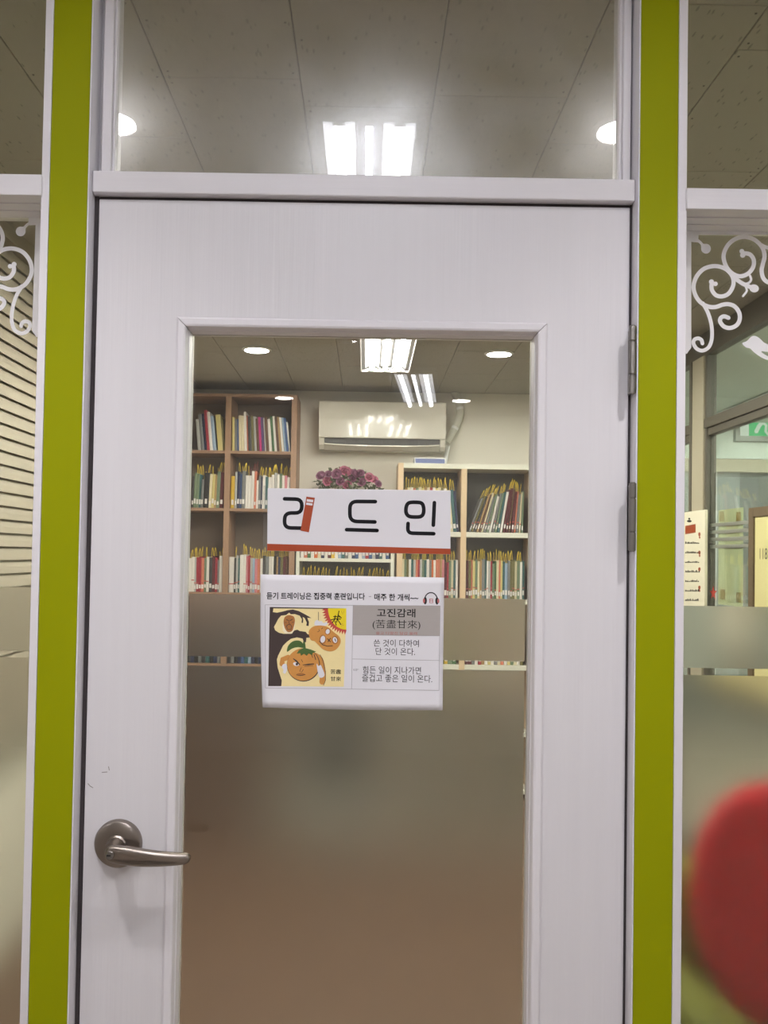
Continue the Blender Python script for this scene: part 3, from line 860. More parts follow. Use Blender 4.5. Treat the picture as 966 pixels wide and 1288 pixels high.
def cover_mesh(m):
    """unit book: spine at the front, two boards"""
    mb = MB()
    mb.add([(-0.5, 0.012, 0), (-0.3, 0.0, 0), (0.3, 0.0, 0), (0.5, 0.012, 0), (0.5, 1, 0), (0.46, 1, 0), (0.46, 0.02, 0), (-0.46, 0.02, 0), (-0.46, 1, 0), (-0.5, 1, 0),
            (-0.5, 0.012, 1), (-0.3, 0.0, 1), (0.3, 0.0, 1), (0.5, 0.012, 1), (0.5, 1, 1), (0.46, 1, 1), (0.46, 0.02, 1), (-0.46, 0.02, 1), (-0.46, 1, 1), (-0.5, 1, 1)],
           [(i, (i + 1) % 10, 10 + (i + 1) % 10, 10 + i) for i in range(10)] + [(0, 1, 7), (1, 2, 6, 7), (2, 3, 6), (3, 4, 5, 6), (0, 7, 8, 9), (10, 17, 11), (11, 17, 16, 12), (12, 16, 13), (13, 16, 15, 14), (10, 19, 18, 17)])
    me = mb.data('book', m); fix_normals(me); return me
COVER = {k: cover_mesh(m) for k, m in BM.items()}
PAGES = pages_mesh()
def loop_mesh(m, sway):
    """ribbon of unit height: a narrow loop standing up from the page block"""
    pts = [(-0.5, 0.0), (-0.46 + sway * 0.3, 0.5), (-0.25 + sway * 0.8, 0.93), (0.0 + sway, 1.0), (0.2 + sway * 0.8, 0.9), (0.4 + sway * 0.3, 0.5), (0.5, 0.0)]
    mb = MB()
    for p in [stroke2d(pts, 0.2, False)]:
        for q in p:
            mb.prism([(a, 0, b) for a, b in q], Vector((0, -0.5, 0)), Vector((0, 0.5, 0)))
    me = mb.data('ribbon', m); fix_normals(me); return me
LOOPS = [loop_mesh(M['ribbon'], s) for s in (-0.6, -0.1, 0.4, 0.9)]
LOOPR = [loop_mesh(M['ribbon_red'], s) for s in (-0.4, 0.5)]
TAGM = MB().add([(-0.5, 0, 0), (0.5, 0, 0), (0.5, 0, 1), (-0.5, 0, 1)], [(0, 1, 2, 3)]).data('spine_label', M['tag'])
BANDM = MB().add([(-0.5, 0, 0), (0.5, 0, 0), (0.5, 0, 1), (-0.5, 0, 1)], [(0, 1, 2, 3)]).data('spine_band', M['tagred'])
BOOKS = []
def book(x, z, t, h, dep, lean, colour, label, group, ribbon=None, rh=0.055, tags=True, y0=None, band=False):
    """lean: radians, positive tips the top towards +x"""
    o = link('book', COVER[colour])
    y0 = YF + 0.012 + random.uniform(0, 0.012) if y0 is None else y0
    o.location = (x, y0, z); o.scale = (t, dep, h); o.rotation_euler = (0, lean, 0)
    tag(o, label, 'book', group)
    p = link('pages', PAGES, o)
    if ribbon is not None:
        r = link('ribbon', ribbon, o)
        wv = min(0.011, max(0.006, t * 0.6)) * random.uniform(0.6, 1.2)
        r.scale = (wv / t, 0.006 / dep, rh / h); r.location = (random.uniform(-0.15, 0.15), 0.35 + random.uniform(-0.15, 0.15), 0.98)
    if tags:
        zt = (0.022 + random.uniform(-0.005, 0.006)) / h
        q = link('spine_label', TAGM, o, (0, -0.0009 / dep, zt)); q.scale = (min(0.86, 0.016 / t) * random.uniform(0.7, 1), 1, 0.028 / h * random.uniform(0.7, 1.1))
        if band:
            if random.random() < 0.35: band = False
        if band:
            b = link('spine_band', BANDM, o, (0, -0.0013 / dep, zt + (0.034 + random.uniform(-0.006, 0.008)) / h)); b.scale = (0.95, 1, 0.006 / h)
    BOOKS.append(o)
    return o

def row(px0, px1, base_z, where, group, spec, htop, ribbons=0.0, lean=0.0, red=(), tags=True, band=False, depth=0.17, rh=0.06):
    """fill a shelf from pixel px0 to px1 (at the bookcase front) with the books of spec: colour or (colour, rel. thickness, rel. height)"""
    x0, x1 = ub(px0, 640).x, ub(px1, 640).x
    sp = [(s, 1.0, 1.0) if isinstance(s, str) else (tuple(s) + (1.0, 1.0))[:3] for s in spec]
    sp = [(c, r, h * random.uniform(0.965, 1.0)) for c, r, h in sp]
    lean_of = lambda i: lean(i, len(sp)) if callable(lean) else lean
    def corners(t, h, l):
        q = [(x * math.cos(l) + z * math.sin(l), -x * math.sin(l) + z * math.cos(l)) for x, z in ((-t / 2, 0), (t / 2, 0), (t / 2, h), (-t / 2, h))]
        lift = -min(z for _, z in q)
        return [(x, z + lift) for x, z in q], lift
    def span(poly, z):
        xs = []
        for i in range(4):
            (xa, za), (xb, zb_) = poly[i], poly[(i + 1) % 4]
            if min(za, zb_) - 1e-9 <= z <= max(za, zb_) + 1e-9:
                xs.append(xa if abs(zb_ - za) < 1e-9 else xa + (xb - xa) * (z - za) / (zb_ - za))
        return (min(xs), max(xs)) if xs else None
    ZS = [htop * 1.2 * k / 24 for k in range(25)]
    def lay(u):
        edge = [x0] * len(ZS); out = []; end = x0
        for i, (c, r, hr) in enumerate(sp):
            if c == 'gap':
                edge = [e + u * r for e in edge]; continue
            l = lean_of(i); h = htop * hr; t = u * r
            poly, lift = corners(t, h, l)
            x = -1e9
            for k, z in enumerate(ZS):
                s_ = span(poly, z)
                if s_: x = max(x, edge[k] - s_[0])
            for k, z in enumerate(ZS):
                s_ = span(poly, z)
                if s_: edge[k] = x + s_[1] + 0.0006
            out.append((i, x, t, h, l, lift)); end = max(end, x + max(p[0] for p in poly))
        return out, end
    lo, hi = 0.001, 0.05
    for _ in range(30):
        mid = (lo + hi) / 2
        if lay(mid)[1] > x1: hi = mid
        else: lo = mid
    for num, (i, x, t, h, l, lift) in enumerate(lay(lo)[0]):
        colour, rt, rhh = sp[i]
        size = 'thick' if rt > 1.4 else ('slim' if rt < 0.85 else ('tall' if rhh > 1.05 else 'plain'))
        rb = None
        if random.random() < ribbons: rb = random.choice(LOOPS)
        if i in red: rb = random.choice(LOOPR)
        lab = f'{size} {colour} book, {ORD[num]} from the left, {where}'
        o = book(x, base_z + lift + 0.0006, t, h, depth * random.uniform(0.92, 1.05), l, colour, lab, group, rb, rh * random.uniform(0.85, 1.15), tags, band=band)
H = lambda py_top, py_base, px=600: ub(px, py_top).z - ub(px, py_base).z
row(243, 281.2, bz[1], 'top shelf, narrow bay, brown bookcase', 'top shelf of the brown bookcase',
    [('pale grey', .8, .85), ('grey', .9, 1.0), ('navy', .8, 1.0), ('crimson', .8, 1.12), ('white', .8, 1.05), ('pale blue', .9, .95), ('gap', .5), ('pale yellow', 1.4, .98), ('olive', .6, .9)], H(519, 566), 0, -0.10, tags=False)
row(289, 363.5, bz[1], 'top shelf, wide bay, brown bookcase', 'top shelf of the brown bookcase',
    [('pale yellow', 1, .97), ('grey', .9, .9), ('blue', .6, .9), ('cream', 1, 1.02), ('cream', 1, 1.0), ('white', .9, 1.12), ('salmon', .5, 1.0), ('dark grey', 1.2, .98), ('olive', .9, 1.0), ('pale grey', .9, .98), ('brown', .9, .95), ('magenta', .9, .98), ('purple', 1, .97),
     ('pale grey', .6, .96), ('brown', 1, .97), ('white', 1.1, .94), ('green', .8, 1), ('white', .9, 1.0), ('brown', .9, .98), ('tan', .8, .98), ('white', .9, .98), ('pale blue', .7, .96), ('blue', .8, .96), ('white', .6, .85)], H(521, 566), 0, lambda i, n: -0.02 - 0.10 * i / n, tags=False)
row(239.5, 281.2, bz[2], 'second shelf, narrow bay, brown bookcase', 'second shelf of the brown bookcase',
    [('dark grey', .8, .9), ('sage green', .9, 1), ('sage green', .9, .97), ('teal', .8, .95), ('grey', .8, .8), ('black', 2.0, 1.0), ('cream', .9, .95), ('pale yellow', 1, .97), ('tan', .7, .95), ('sage green', 1.2, 1.03), ('maroon', 1.4, 1.0)], H(593, 638), 0.8, 0.03)
row(289, 364, bz[2], 'second shelf, wide bay, brown bookcase', 'second shelf of the brown bookcase',
    [('yellow', 1.3, .9), ('pale grey', .7, 1), ('navy', .9, 1.02), ('blue', .7, .95), ('grey', 1.1, 1.03), ('white', .8, .93), ('white', 1.1, .92), ('white', .9, 1.03), ('salmon', .7, 1.03), ('white', .6, .8), ('grey', .8, .95), ('navy', .5, .9), ('white', .9, .95), ('teal', .9, .9), ('white', 1, .9),
     ('white', .9, .95), ('pale grey', .9, 1.0), ('white', .8, .95), ('sage green', .8, 1.0), ('white', .8, .93), ('pink', .9, .93), ('white', .9, .9)], H(592, 638), 0.75, 0.01, red=(6, 7, 8, 9))
row(237.5, 281.2, bz[3], 'third shelf, narrow bay, brown bookcase', 'third shelf of the brown bookcase',
    [('white', 1.2, .95), ('white', 1, .97), ('pale grey', .6, .95), ('crimson', 1, .97), ('crimson', .8, 1.0), ('salmon', .9, .95), ('sage green', .8, .95), ('white', .9, .97), ('dark grey', 1, .98), ('maroon', 1, 1.0), ('crimson', .9, .95), ('grey', .6, .9), ('white', 1.2, 1.0)], H(698, 744), 0.8, 0.0, band=True)
row(289, 363.5, bz[3], 'third shelf, wide bay, brown bookcase', 'third shelf of the brown bookcase',
    [('white', 1.7, .95), ('dark grey', .6, .95), ('pale grey', .7, 1), ('teal', .5, .95), ('white', 1.3, 1.04), ('white', .7, 1.03), ('pink', .7, 1.0), ('crimson', .6, 1.0), ('pale grey', .8, .95), ('pale blue', .7, .95), ('pink', .8, .93), ('salmon', 1, .93), ('white', .8, .93), ('dark grey', .9, 1.0), ('grey', 1, 1.0),
     ('white', .8, 1.0), ('white', .8, 1.0), ('black', .9, 1.0), ('tan', .5, 1.0), ('navy', .7, 1.0), ('olive', .9, 1.0), ('maroon', .8, 1.0), ('brown', .9, 1.0)], H(697, 744), 0.7, 0.0, band=True)
row(509, 578, wz[1], 'top shelf, narrow bay, white bookcase', 'top shelf of the white bookcase',
    ['tan', 'cream', 'white', 'salmon', 'sage green', 'cream', 'pale yellow', 'tan', 'cream', 'crimson', 'white', 'pale yellow', 'cream', 'olive', 'white', ('cream', 1.2, .96), ('teal', 1.2, .96), ('navy', .8, .93)], H(612, 668), 0.95, lambda i, n: -0.10 * (i > n - 4), tags=True, rh=0.065, band=True)
row(591, 660, wz[1], 'top shelf, wide bay, white bookcase', 'top shelf of the white bookcase',
    [('grey', .8, .82), ('olive', .8, .86), ('dark grey', .8, .88), ('tan', .8, .9), ('brown', .7, .9), ('cream', .7, .93), ('grey', .9, .85), ('sage green', .8, .9), ('white', 1, .85), ('grey', .8, .9), ('sage green', .8, .92), ('teal', .9, .93), ('white', 1, .95), ('maroon', .9, 1.0), ('maroon', .8, 1.02), ('brown', .9, 1), ('maroon', 1, .96), ('salmon', .6, .95), ('grey', 1, .9), ('cream', .7, .92), ('sage green', .7, .95)], H(612, 668), 0.85, lambda i, n: 0.34 * (1 - i / n) + 0.01, rh=0.06, band=True)
row(507, 577.5, wz[2], 'second shelf, narrow bay, white bookcase', 'second shelf of the white bookcase',
    ['cream', 'sage green', 'olive', 'white', 'teal', 'pale grey', ('salmon', 1), ('crimson', .8), 'pale grey', 'sage green', 'teal', ('white', 1.2), 'grey', ('orange', .8), 'white', ('salmon', 1), ('salmon', .8), 'tan', 'pink', ('maroon', 1.2, .94), ('crimson', .8, .95), 'sage green', 'cream', 'teal', 'white'], H(703, 752), 0.8, 0.0, band=True)
row(588, 661, wz[2], 'second shelf, wide bay, white bookcase', 'second shelf of the white bookcase',
    ['maroon', 'olive', ('salmon', .7), 'pale yellow', 'sage green', 'cream', ('tan', .8), ('grey', 1.2, 1.04), ('teal', .8, 1.02), ('white', .7), 'pale grey', ('crimson', .6), ('sage green', 1, .94), ('green', .8), 'cream', ('salmon', .7), ('pale yellow', .8), 'teal', ('pale blue', 1.2, .95), ('grey', 1), ('olive', .8), ('olive', 1.1, 1.03), 'cream', ('sage green', 1.2, 1.0), 'white', ('teal', .8)], H(703, 752), 0.9, 0.0, band=True)
row(507, 577.5, wz[3], 'third shelf, narrow bay, white bookcase', 'third shelf of the white bookcase',
    ['green', 'olive', 'white', 'teal', 'sage green', 'yellow', 'green', 'cream', 'olive', 'sage green', ('green', 1.4), ('olive', 1.4), ('yellow', 1), ('sage green', 1.3), ('green', 1.2)], H(785, 836), 0.5, 0.02)
row(588, 661, wz[3], 'third shelf, wide bay, white bookcase', 'third shelf of the white bookcase',
    ['maroon', 'maroon', 'grey', 'white', 'crimson', 'tan', 'white', 'pale yellow', 'white', 'grey', 'cream', 'salmon', 'white', 'pale yellow', 'sage green', 'cream', 'white', 'olive'], H(785, 836), 0.5, 0.0)
row(238, 281, bz[4], 'fourth shelf, narrow bay, brown bookcase', 'fourth shelf of the brown bookcase', ['dark grey', 'navy', 'black', 'grey', 'dark grey', 'teal', 'black', 'navy', 'grey'], H(790, 835), 0, 0.0, tags=False)
row(289, 332, bz[4], 'fourth shelf, wide bay, brown bookcase', 'fourth shelf of the brown bookcase', ['dark grey', 'grey', 'black', 'navy', 'blue', 'teal', 'pale blue', 'navy', 'black', 'navy'], H(790, 835), 0, 0.0, tags=False)
mpx = (378.8, 490.5)
row(*mpx, mz[1], 'upper board of the low white shelf', 'upper board of the low white shelf',
    ['white', 'salmon', 'green', 'white', 'orange', 'cream', 'navy', 'white', 'maroon', 'yellow', 'white', 'pale blue', 'teal', 'grey', 'white', 'navy', 'blue', 'white', 'pale blue', 'crimson', 'blue', 'pale grey', 'navy', 'teal', 'white', 'blue'], H(662, 702, 430), 0, 0.0)
row(*mpx, mz[2], 'lower board of the low white shelf', 'lower board of the low white shelf',
    ['black', 'dark grey', 'olive', 'brown', 'black', 'tan', 'dark grey', 'brown', 'olive', 'maroon', 'brown', 'cream', 'tan', 'dark grey', 'maroon', 'tan', 'brown', 'maroon', 'black', 'olive', 'dark grey', 'cream', 'black', 'dark grey'], H(729, 757, 430), 0.95, 0.05, rh=0.07)

# ================================================================== AIR CONDITIONER, PIPE, FLOWERS, BOX
ac = tag(empty('air_conditioner', (0, 0, 0)), 'white wall mounted air conditioner above the flowers', 'air conditioner')
AY = YB - 0.001
YA = AY - 0.19
A0, A1 = U(401, 535, YA), U(561, 535, YA)
zt, zm, zb = U(480, 505.5, YA).z, U(480, 551, YA).z, U(480, 563, YA + 0.03).z
def extr(prof, x0, x1):
    n = len(prof)
    vs = [(x, y, z) for x in (x0, x1) for y, z in prof]
    return MB().add(vs, [(i, (i + 1) % n, n + (i + 1) % n, n + i) for i in range(n)] + [tuple(range(n)), tuple(range(2 * n - 1, n - 1, -1))])
body = [(AY, zt - 0.004), (AY, zb - 0.012), (AY - 0.10, zb - 0.012), (AY - 0.14, zb), (AY - 0.155, zm + 0.006), (AY - 0.184, zm + 0.006), (AY - 0.184, zt - 0.004)]
obj('body', extr(body, A0.x + 0.004, A1.x - 0.004), M['ac'], ac, 0.004)
panel = [(AY - 0.184, zt), (AY - 0.184, zm), (AY - 0.186, zm - 0.003), (YA - 0.001, zm + 0.002), (YA - 0.003, (zt + zm) / 2), (YA + 0.001, zt - 0.004), (YA + 0.003, zt)]
obj('front_panel', extr(panel, A0.x, A1.x), M['ac'], ac, 0.002)
for x0, x1 in ((A0.x, A0.x + 0.034), (A1.x - 0.034, A1.x)):
    cap = [(AY - 0.03, zb - 0.014), (AY - 0.13, zb - 0.014), (AY - 0.165, zb + 0.01), (AY - 0.186, zm - 0.004), (AY - 0.03, zm + 0.0)]
    obj('end_cap', extr(cap, x0, x1), M['ac'], ac, 0.003)
obj('vent', extr([(AY - 0.135, zb + 0.006), (AY - 0.158, zm + 0.004), (AY - 0.166, zm + 0.004), (AY - 0.150, zb + 0.006)], A0.x + 0.036, A1.x - 0.036), M['ac_dark'], ac)
lz0 = zb - 0.012
mb = MB(); vs = []; NS = 24
for e, (dy, th) in enumerate(((0.0, 0.0), (0.0, 0.007))):
    for k in range(NS + 1):
        t = k / NS; x = A0.x + 0.036 + (A1.x - A0.x - 0.072) * t
        for y, z in ((AY - 0.112, lz0 - 0.002), (AY - 0.172, lz0 + 0.018 + 0.010 * abs(2 * t - 1) ** 3)):
            vs.append((x, y, z + th))
n2 = (NS + 1) * 2
fs = []
for e in (0, 1):
    for k in range(NS):
        a = e * n2 + 2 * k
        fs.append((a, a + 1, a + 3, a + 2))
for k in range(NS):
    fs.append((2 * k + 1, 2 * k + 3, n2 + 2 * k + 3, n2 + 2 * k + 1)); fs.append((2 * k, 2 * k + 2, n2 + 2 * k + 2, n2 + 2 * k))
fs.append((0, 1, n2 + 1, n2)); fs.append((2 * NS, 2 * NS + 1, n2 + 2 * NS + 1, n2 + 2 * NS))
obj('louver', mb.add(vs, fs), M['ac'], ac)
for k in range(9):
    x = A0.x + 0.09 + k * (A1.x - A0.x - 0.18) / 8
    box('vane', x - 0.0015, x + 0.0015, AY - 0.166, AY - 0.150, zb + 0.004, zm, M['ac_dark'], ac)
# pipe to the ceiling and the lower conduit
pp = smooth_path([(562, 556), (568, 546), (575, 533), (579, 519), (577, 506), (572, 495), (568.5, 486), (568, 480)], 5)
pts = [U(x, y, AY - 0.05 + 0.02 * i / len(pp)) for i, (x, y) in enumerate(pp)]
pts = [p for p in pts if p.z < ZC - 0.003]
pts.append(Vector((pts[-1].x, pts[-1].y, ZC - 0.003)))
pr = obj('refrigerant_pipe', MB().tube(pts, 0.022, 14), M['pipe'], None, smooth=True, auto=True)
tag(pr, 'thick wrapped pipe curving from air conditioner to ceiling', 'pipe')
for k in (8, 17, 26):
    if k < len(pts) - 1:
        d = (pts[k + 1] - pts[k]).normalized()
        obj('band', MB().tube([pts[k] - d * 0.008, pts[k] + d * 0.008], 0.0235, 14), M['lampwhite'], pr, smooth=True, auto=True)
cd2 = [U(563.5, 561, AY - 0.04), U(561.5, 571, AY - 0.04), U(559.5, 583, AY - 0.04)]
tag(obj('drain_conduit', MB().tube(cd2, 0.013, 12), M['lampwhite'], None, smooth=True, auto=True), 'short white conduit below the end of the air conditioner', 'conduit')
# slim case lying on the white bookcase
c0, c1 = U(521, 580, YF + 0.04), U(561, 580, YF + 0.04)
bc = tag(box('flat_box', c0.x, c1.x, YF + 0.04, YF + 0.16, wz[0] + 0.0005, wz[0] + 0.040, M['lampwhite'], None, 0.002), 'flat white box with blue front on top of the white bookcase', 'box')
box('printed_label', c0.x + 0.008, c1.x - 0.008, YF + 0.0392, YF + 0.0405, wz[0] + 0.005, wz[0] + 0.032, M['bluebox'], bc)
# flower arrangement
fc = U(437, 646, YF + 0.12); fz = mz[0] + 0.001
fl = tag(empty('flower_arrangement', (fc.x, YF + 0.12, fz)), 'dome of pink artificial roses in a pot between the bookcases', 'flowers')
obj('pot', MB().lathe([(0.055, 0.0), (0.075, 0.05), (0.092, 0.13), (0.098, 0.135), (0.094, 0.14), (0.0, 0.13)], (0, 0, 0), 'z', 28), M['basket'], fl, smooth=True, auto=True)
lm = MB()
rx, rz, zc0 = 0.205, 0.145, 0.135
for k in range(420):
    a, e = random.uniform(0, 2 * math.pi), random.uniform(-0.15, 1.0)
    e = math.asin(min(1, max(-0.2, e)))
    rr = random.uniform(0.72, 1.04)
    p = Vector((rx * rr * math.cos(e) * math.cos(a), 0.11 * rr * math.cos(e) * math.sin(a), zc0 + rz * rr * math.sin(e)))
    d = Vector((random.gauss(0, 1), random.gauss(0, 1), random.gauss(0.3, 1))).normalized()
    s = d.cross(Vector((random.gauss(0, 1), random.gauss(0, 1), random.gauss(0, 1)))).normalized()
    l, wd = random.uniform(0.022, 0.040), random.uniform(0.007, 0.012)
    nn = d.cross(s) * 0.004
    lm.add([p, p + d * l * 0.5 + s * wd + nn, p + d * l, p + d * l * 0.5 - s * wd + nn, p + d * l * 0.5], [(0, 1, 4), (1, 2, 4), (2, 3, 4), (3, 0, 4)])
lf = obj('foliage', lm, M['leaf'], fl); lf['kind'] = 'stuff'
def rose(m):
    mb = MB()
    for ringi, (r, hgt, cnt, tilt) in enumerate(((0.026, 0.012, 6, 0.9), (0.019, 0.020, 5, 0.5), (0.011, 0.025, 4, 0.2))):
        for k in range(cnt):
            a = 2 * math.pi * k / cnt + ringi * 0.5
            c, s = math.cos(a), math.sin(a); wv = r * 0.75
            i0 = Vector((c * r * 0.25, s * r * 0.25, 0)); t = Vector((-s, c, 0)) * wv; o_ = Vector((c, s, 0))
            mb.add([i0, i0 + o_ * r * 0.6 + t + Vector((0, 0, hgt * 0.6)), i0 + o_ * r * tilt + t * 0.6 + Vector((0, 0, hgt)), i0 + o_ * r * tilt - t * 0.6 + Vector((0, 0, hgt)), i0 + o_ * r * 0.6 - t + Vector((0, 0, hgt * 0.6)), i0 + o_ * r * 0.75 + Vector((0, 0, hgt * 0.45))],
                   [(0, 1, 5), (1, 2, 5), (2, 3, 5), (3, 4, 5), (4, 0, 5)])
    return mb.data('rose', m, True)
RM = [rose(M['pink']), rose(M['mauve'])]
for px, py, mi, sc in ((404, 599, 1, 1), (412, 606, 0, 1), (413, 597, 1, .8), (424, 597, 1, 1.1), (433, 593, 0, 1.1), (438, 595, 0, 1), (446, 597, 1, 1.1), (453, 596, 1, .9), (443, 602, 1, .9), (464, 601, 0, 1), (470, 604, 0, .9), (428, 606, 1, .9), (455, 607, 1, .9), (437, 611, 0, 1), (475, 609, 1, .8)):
    p = U(px, py, YF + 0.03 + random.uniform(0, 0.03))
    o = link('rose', RM[mi], fl, p - fl.location)
    o.scale = (sc, sc, sc); o.rotation_euler = (1.15 + random.uniform(-0.3, 0.2), random.uniform(-0.3, 0.3) + (px - 437) / 80, random.uniform(-0.4, 0.4))

# ================================================================== BLINDS ON THE LEFT
XBL = -1.19
bl = tag(empty('window_blind', (XBL, 1.9, ZC)), 'beige horizontal slat blind along the side wall', 'blind')
b_y0, b_y1 = 0.9, 2.9
ztop = ZC - 0.05
box('headrail', -0.03, 0.03, b_y0 - 1.9, b_y1 - 1.9, -0.05, -0.001, M['slat'], bl)
prof = [(0.0085, -0.0245), (0.0035, -0.004), (-0.0065, 0.0235), (-0.0085, 0.0230), (0.0010, -0.005), (0.0060, -0.0250)]
n = len(prof)
vs = [(x, y, z) for y in (-1.0, 1.0) for x, z in [(a, b) for a, b in prof]]
sm = MB().add(vs, [(i, (i + 1) % n, n + (i + 1) % n, n + i) for i in range(n)] + [tuple(range(n)), tuple(range(2 * n - 1, n - 1, -1))]).data('slat', M['slat']); fix_normals(sm)
sp = 0.0445
for k in range(36):
    link('slat', sm, bl, (0, 0, -0.075 - k * sp))
for yy in (-0.7, -0.12, 0.7):
    obj('ladder_cord', MB().tube([(0.026, yy, -0.05), (0.026, yy, -0.075 - 36 * sp)], 0.0012, 6), M['lampwhite'], bl)
box('bottom_rail', -0.02, 0.02, -1.0, 1.0, -0.075 - 36 * sp - 0.012, -0.075 - 36 * sp + 0.008, M['slat'], bl)

# ================================================================== GLAZED PARTITION ON THE RIGHT AND THE ROOM BEYOND
XP = 1.53
wr = tag(empty('wall_right'), 'aluminium framed glass partition along the library side', kind='structure')
zr0, zr1 = UX(862, 553, XP).z, UX(870, 533, XP).z
zh0 = UX(864, 460, XP).z
ypost = UX(877, 600, XP).y
y_end = 4.43
def pb(n, y0, y1, z0, z1, m, x0=XP, x1=XP + 0.05, bev=0.002): return box(n, x0, x1, y0, y1, z0, z1, m, wr, bev)
pb('header', 0.07, y_end, zh0, ZC - 0.002, M['alu'], XP + 0.002)
pb('transom_rail', 0.07, y_end, zr0 + 0.02, zr1, M['alu'])
pb('transom_lip', 0.07, y_end, zr0 - 0.012, zr0 + 0.02, M['alu'], XP + 0.012)
yp0, yp1 = UX(885, 600, XP).y, UX(871, 600, XP).y
pb('mullion', yp0, yp1, 0, zh0, M['alu_pale'], XP - 0.004)
pb('mullion_edge', yp1, yp1 + 0.03, 0, zh0, M['alu'], XP - 0.008)
pb('mullion_edge', yp0 - 0.02, yp0, 0, zh0, M['alu'], XP + 0.004)
pb('mullion', 0.9, 0.96, 0, zh0, M['alu_pale'], XP - 0.004)
pb('bottom_rail', 0.07, y_end, 0, 0.12, M['alu'])
pb('glass_pane', 0.07, y_end, zr1, zh0, M['glass_far'], XP + 0.022, XP + 0.027, 0)
pb('glass_pane', 0.07, yp0 - 0.02, 0.12, zr0, M['glass_far'], XP + 0.022, XP + 0.027, 0)
pb('glass_pane', yp1 + 0.03, y_end, 0.12, zr0, M['glass_far'], XP + 0.022, XP + 0.027, 0)
# frosted stripes on the glass
for k in range(4):
    py = 656 + k * 9.5
    o = film('frosted_stripe', 0, 0, 0, 0, 0, wr, M['stripe'])
    me = o.data
    ya, yb = UX(943, 660, XP).y, yp0 - 0.02
    z0, z1 = UX(915, py + 4.5, XP).z, UX(915, py, XP).z
    for v, co in zip(me.vertices, ((XP + 0.0215, yb, z0), (XP + 0.0215, ya, z0), (XP + 0.0215, ya, z1), (XP + 0.0215, yb, z1))): v.co = co

def wall_quad(px0, px1, py0, py1, X):
    """y0 (far), y1 (near), z0, z1 of something on the plane x = X"""
    a, b = UX(px0, (py0 + py1) / 2, X), UX(px1, (py0 + py1) / 2, X)
    return a.y, b.y, UX((px0 + px1) / 2, py1, X).z, UX((px0 + px1) / 2, py0, X).z
# notice board leaning on the glass, with the cream sheet and its print
y0, y1, z0, z1 = wall_quad(858, 887, 643, 800, XP - 0.02)
nb = tag(box('notice_panel', XP - 0.022, XP - 0.010, y1, y0, z0, z1, M['notice'], None, 0.001), 'cream printed notice panel nearest the green post, on the mullion', 'notice')
def on_wall(X): return lambda a, b: UX(a, b, X)
Xn = XP - 0.0224
to = on_wall(Xn)
flat('heading_block', [[(862, 661.5), (875, 659), (875, 670), (862, 672)]], to, M['rust'], nb)
flat('emblem', [disc2d(867, 655.5, 3, 1.6, 12), disc2d(867, 652.5, 1.4, 1.2, 10)], to, M['ink'], nb)
lines = []
for k in range(7):
    y = 684 + k * 12
    random.seed(40 + k)
    x = 862.0
    while x < 879:
        wv = random.uniform(0.8, 1.8); hh = random.uniform(1.2, 3.0)
        lines.append([(x, y - hh), (x + wv, y - hh - 0.1), (x + wv, y), (x, y)]); x += wv + 0.5
flat('printed_lines', lines, to, M['ink_grey'], nb)
random.seed(21)
flat('printed_marks', [disc2d(879.7, y, 1.6, 2.6, 10) for y in (672, 695, 716, 739)] + [disc2d(880, y + 4, 1.0, 1.6, 8) for y in (672, 695, 739)], to, M['rust'], nb)
# taped sheet seen from behind
y0, y1, z0, z1 = wall_quad(904, 935, 640, 762, XP + 0.03)
gp = tag(box('taped_sheet', XP + 0.0285, XP + 0.0295, y1, y0, z0, z1, M['greenpaper']), 'pale green sheet taped to the partition glass, seen from behind', 'paper')
for (a, b) in ((904, 642), (925, 643), (905, 740), (925, 744)):
    q = wall_quad(a + 1, a + 7, b + 1, b + 14, XP + 0.0282)
    box('tape_piece', XP + 0.0276, XP + 0.0284, q[1], q[0], q[2], q[3], M['browntape'], gp)
# star sticker
cst = (897, 746)
st = [(cst[0] + (4.5 if k % 2 == 0 else 1.8) * math.sin(k * math.pi / 5), cst[1] - (9 if k % 2 == 0 else 3.6) * math.cos(k * math.pi / 5)) for k in range(10)]
s_ = MB(); s_.prism([UX(a, b, XP + 0.0205) for a, b in st], Vector((0, 0, 0)), Vector((0.001, 0, 0)))
tag(obj('star_sticker', s_, M['star']), 'small red star sticker on the partition glass', 'sticker')
# framed writing board
Xb = XP - 0.03
y0, y1, z0, z1 = wall_quad(942, 1010, 640, 830, Xb)
z1 = UX(944, 639, Xb).z; z0 = z1 - 0.75; y1 = y0 - 0.95
wb = tag(empty('writing_board', (Xb, (y0 + y1) / 2, z0)), 'yellowish writing board in a brown frame on the partition', 'board')
L_ = wb.location
fw = 0.045
box('surface', 0.004, 0.014, y1 - L_.y + fw, y0 - L_.y - fw, fw, z1 - z0 - fw * 0.8, M['cork'], wb)
for (ya, yb, za, zb_) in ((y0 - fw, y0, z0, z1), (y1, y1 + fw, z0, z1), (y1 + fw, y0 - fw, z1 - fw * 0.8, z1), (y1 + fw, y0 - fw, z0, z0 + fw)):
    box('frame_side', -0.004, 0.018, ya - L_.y, yb - L_.y, za - L_.z, zb_ - L_.z, M['boardframe'], wb, 0.002)
o = flat('handwriting', text_between('118', (955.6, 703.5), (965.2, 703.5), 14), lambda a, b: UX(a, b, Xb + 0.0036) - L_, M['ink_grey'], wb)

